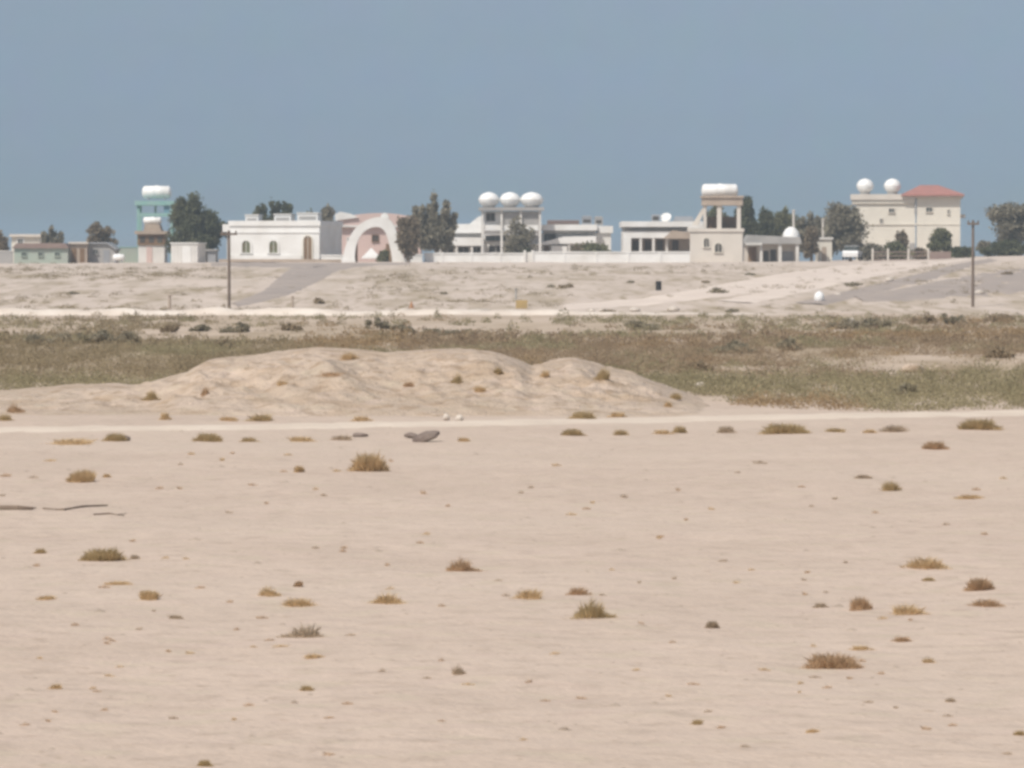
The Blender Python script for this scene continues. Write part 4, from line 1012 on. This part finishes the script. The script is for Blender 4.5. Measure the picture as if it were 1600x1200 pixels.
# --- fence and parked car before the villa
b = Bld('fence', 'low rail fence with pale posts in front of the cream villa', 'fence', 1400, 408, 482)
for x in (1362, 1386, 1418, 1449): b.box('fence_post', 'beige', x, x+3, 388, 425, 0, .2)
b.boxes('rail', 'maroon', [(1365,1449,393,394.5,.05,.12),(1365,1449,399,400.5,.05,.12),(1365,1449,405,406.5,.05,.12)])
b.box('panel', 'maroon', 1452.5, 1486, 393, 420, .05, .2)
def car(x0, x1, yb, Y, label):
    s = Y/F; L = 4.3; p = W((x0+x1)/2, yb, Y); p.z = max(p.z, tz(p.x, Y)+.02)
    t = thing('parked_car', p, label, 'car', None, R(79))
    MB().prism([(-2.15,.32),(2.15,.32),(2.18,.62),(2.05,.86),(1.0,.98),(-2.0,.98),(-2.18,.75)], -.83, .83).build('body', M['white_car'], t)
    MB().prism([(-1.85,.98),(.95,.98),(.35,1.45),(-1.35,1.48)], -.72, .72).build('cabin', M['glass'], t)
    MB().box(-1.3, .32, -.74, .74, 1.45, 1.52).build('roof', M['white_car'], t)
    for x in (-1.35, 1.35):
        for y in (-.82, .82):
            w = MB().lathe([(.2,-.09),(.31,-.09),(.33,-.05),(.33,.05),(.31,.09),(.2,.09)], (x,y,.33), 'y', 18).build('wheel', M['rubber'], t)
            MB().lathe([(.05,-.1),(.2,-.095),(.2,.095),(.05,.1)], (x,y,.33), 'y', 14).build('rim', M['metal'], w)
    for y in (-.6,.6): MB().box(2.1, 2.2, y-.18, y+.18, .62, .78).build('headlight', M['tank'], t)
car(1318, 1346, 406, 484, 'white car parked left of the cream villa behind the fence')

# ------------------------------------------------------------------ air
hm = bpy.data.materials.new('haze'); hm.use_nodes = True; nt = hm.node_tree
for nd in list(nt.nodes):
    if nd.type == 'BSDF_PRINCIPLED': nt.nodes.remove(nd)
pv = nt.nodes.new('ShaderNodeVolumePrincipled'); pv.inputs['Color'].default_value = (.72,.82,.90,1); pv.inputs['Density'].default_value = .0004; pv.inputs['Anisotropy'].default_value = 0.
nt.links.new(pv.outputs[0], nt.nodes['Material Output'].inputs['Volume'])
tag(MB().box(-2300, 2300, -60, 2560, -3.5, 17).build('haze', hm), 'thin pale dusty air over the whole plain', kind='stuff')

# ------------------------------------------------------------------ light, sky, camera
EL = R(52); AZ = (-.58, -.815)
d = Vector((AZ[0]*math.cos(EL), AZ[1]*math.cos(EL), math.sin(EL)))
sl = bpy.data.lights.new('sun', 'SUN'); sl.energy = 3.6; sl.angle = R(.53); sl.color = (1., .95, .87)
so = bpy.data.objects.new('sun', sl); C.objects.link(so); so.rotation_euler = d.to_track_quat('Z', 'Y').to_euler(); so.location = (0,0,50)
w = bpy.data.worlds.new('World'); sc.world = w; w.use_nodes = True
N, L = w.node_tree.nodes, w.node_tree.links
bg = N['Background']; sky = N.new('ShaderNodeTexSky'); sky.sky_type = 'NISHITA'; sky.sun_disc = False
sky.sun_elevation = EL; sky.sun_rotation = math.atan2(AZ[0], AZ[1]); sky.air_density = 1.; sky.dust_density = 2.; sky.altitude = 0
tcw = N.new('ShaderNodeTexCoord'); sxyz = N.new('ShaderNodeSeparateXYZ'); L.new(tcw.outputs['Generated'], sxyz.inputs[0])
rp = N.new('ShaderNodeValToRGB'); mr = N.new('ShaderNodeMapRange'); mr.inputs['From Min'].default_value = 0.; mr.inputs['From Max'].default_value = .4
L.new(sxyz.outputs['Z'], mr.inputs['Value']); L.new(mr.outputs['Result'], rp.inputs['Fac'])
SKY = [(0.0185, (1.3961, 1.9546, 2.803)), (0.0307, (1.2348, 1.6022, 2.2136)), (0.0475, (1.0687, 1.3861, 1.9902)), (0.0585, (0.9893, 1.2625, 1.8638)), (0.081, (0.8738, 1.0756, 1.5812)), (0.1032, (0.8113, 0.971, 1.4164)), (0.1255, (0.7766, 0.8996, 1.2369)), (0.1467, (0.7755, 0.8617, 1.1485)), (0.35, (0.975, 0.9555, 0.9068)), (1.0, (0.975, 0.9457, 0.8775))]
for i, (pos, c) in enumerate(SKY):
    e = rp.color_ramp.elements[i] if i < 2 else rp.color_ramp.elements.new(pos)
    e.position = pos; e.color = (*c, 1)
mx = N.new('ShaderNodeMix'); mx.data_type = 'RGBA'; mx.blend_type = 'MULTIPLY'; mx.inputs['Factor'].default_value = 1.
ns = N.new('ShaderNodeTexNoise'); ns.inputs['Scale'].default_value = 130.; ns.inputs['Detail'].default_value = 3.
hv = N.new('ShaderNodeMix'); hv.data_type = 'RGBA'; hv.blend_type = 'MULTIPLY'; hv.inputs['Factor'].default_value = .07
L.new(tcw.outputs['Generated'], ns.inputs['Vector']); L.new(ns.outputs['Color'], hv.inputs[7]); L.new(sky.outputs[0], hv.inputs[6]); L.new(hv.outputs[2], mx.inputs[6]); L.new(rp.outputs[0], mx.inputs[7]); L.new(mx.outputs[2], bg.inputs['Color'])
bg.inputs['Strength'].default_value = .10
cam = bpy.data.cameras.new('camera'); co = bpy.data.objects.new('camera', cam); C.objects.link(co)
cam.sensor_width = 36.; cam.lens = 36.*F/1600.; cam.clip_start = .5; cam.clip_end = 9000.
co.location = (0,0,HC); co.rotation_euler = (math.pi/2-PH, 0, 0); sc.camera = co
sc.view_settings.view_transform = 'Standard'; sc.view_settings.look = 'None'; sc.view_settings.exposure = .11; sc.view_settings.gamma = 1.
sc.cycles.pixel_filter_type = 'BLACKMAN_HARRIS'; sc.cycles.filter_width = 3.2
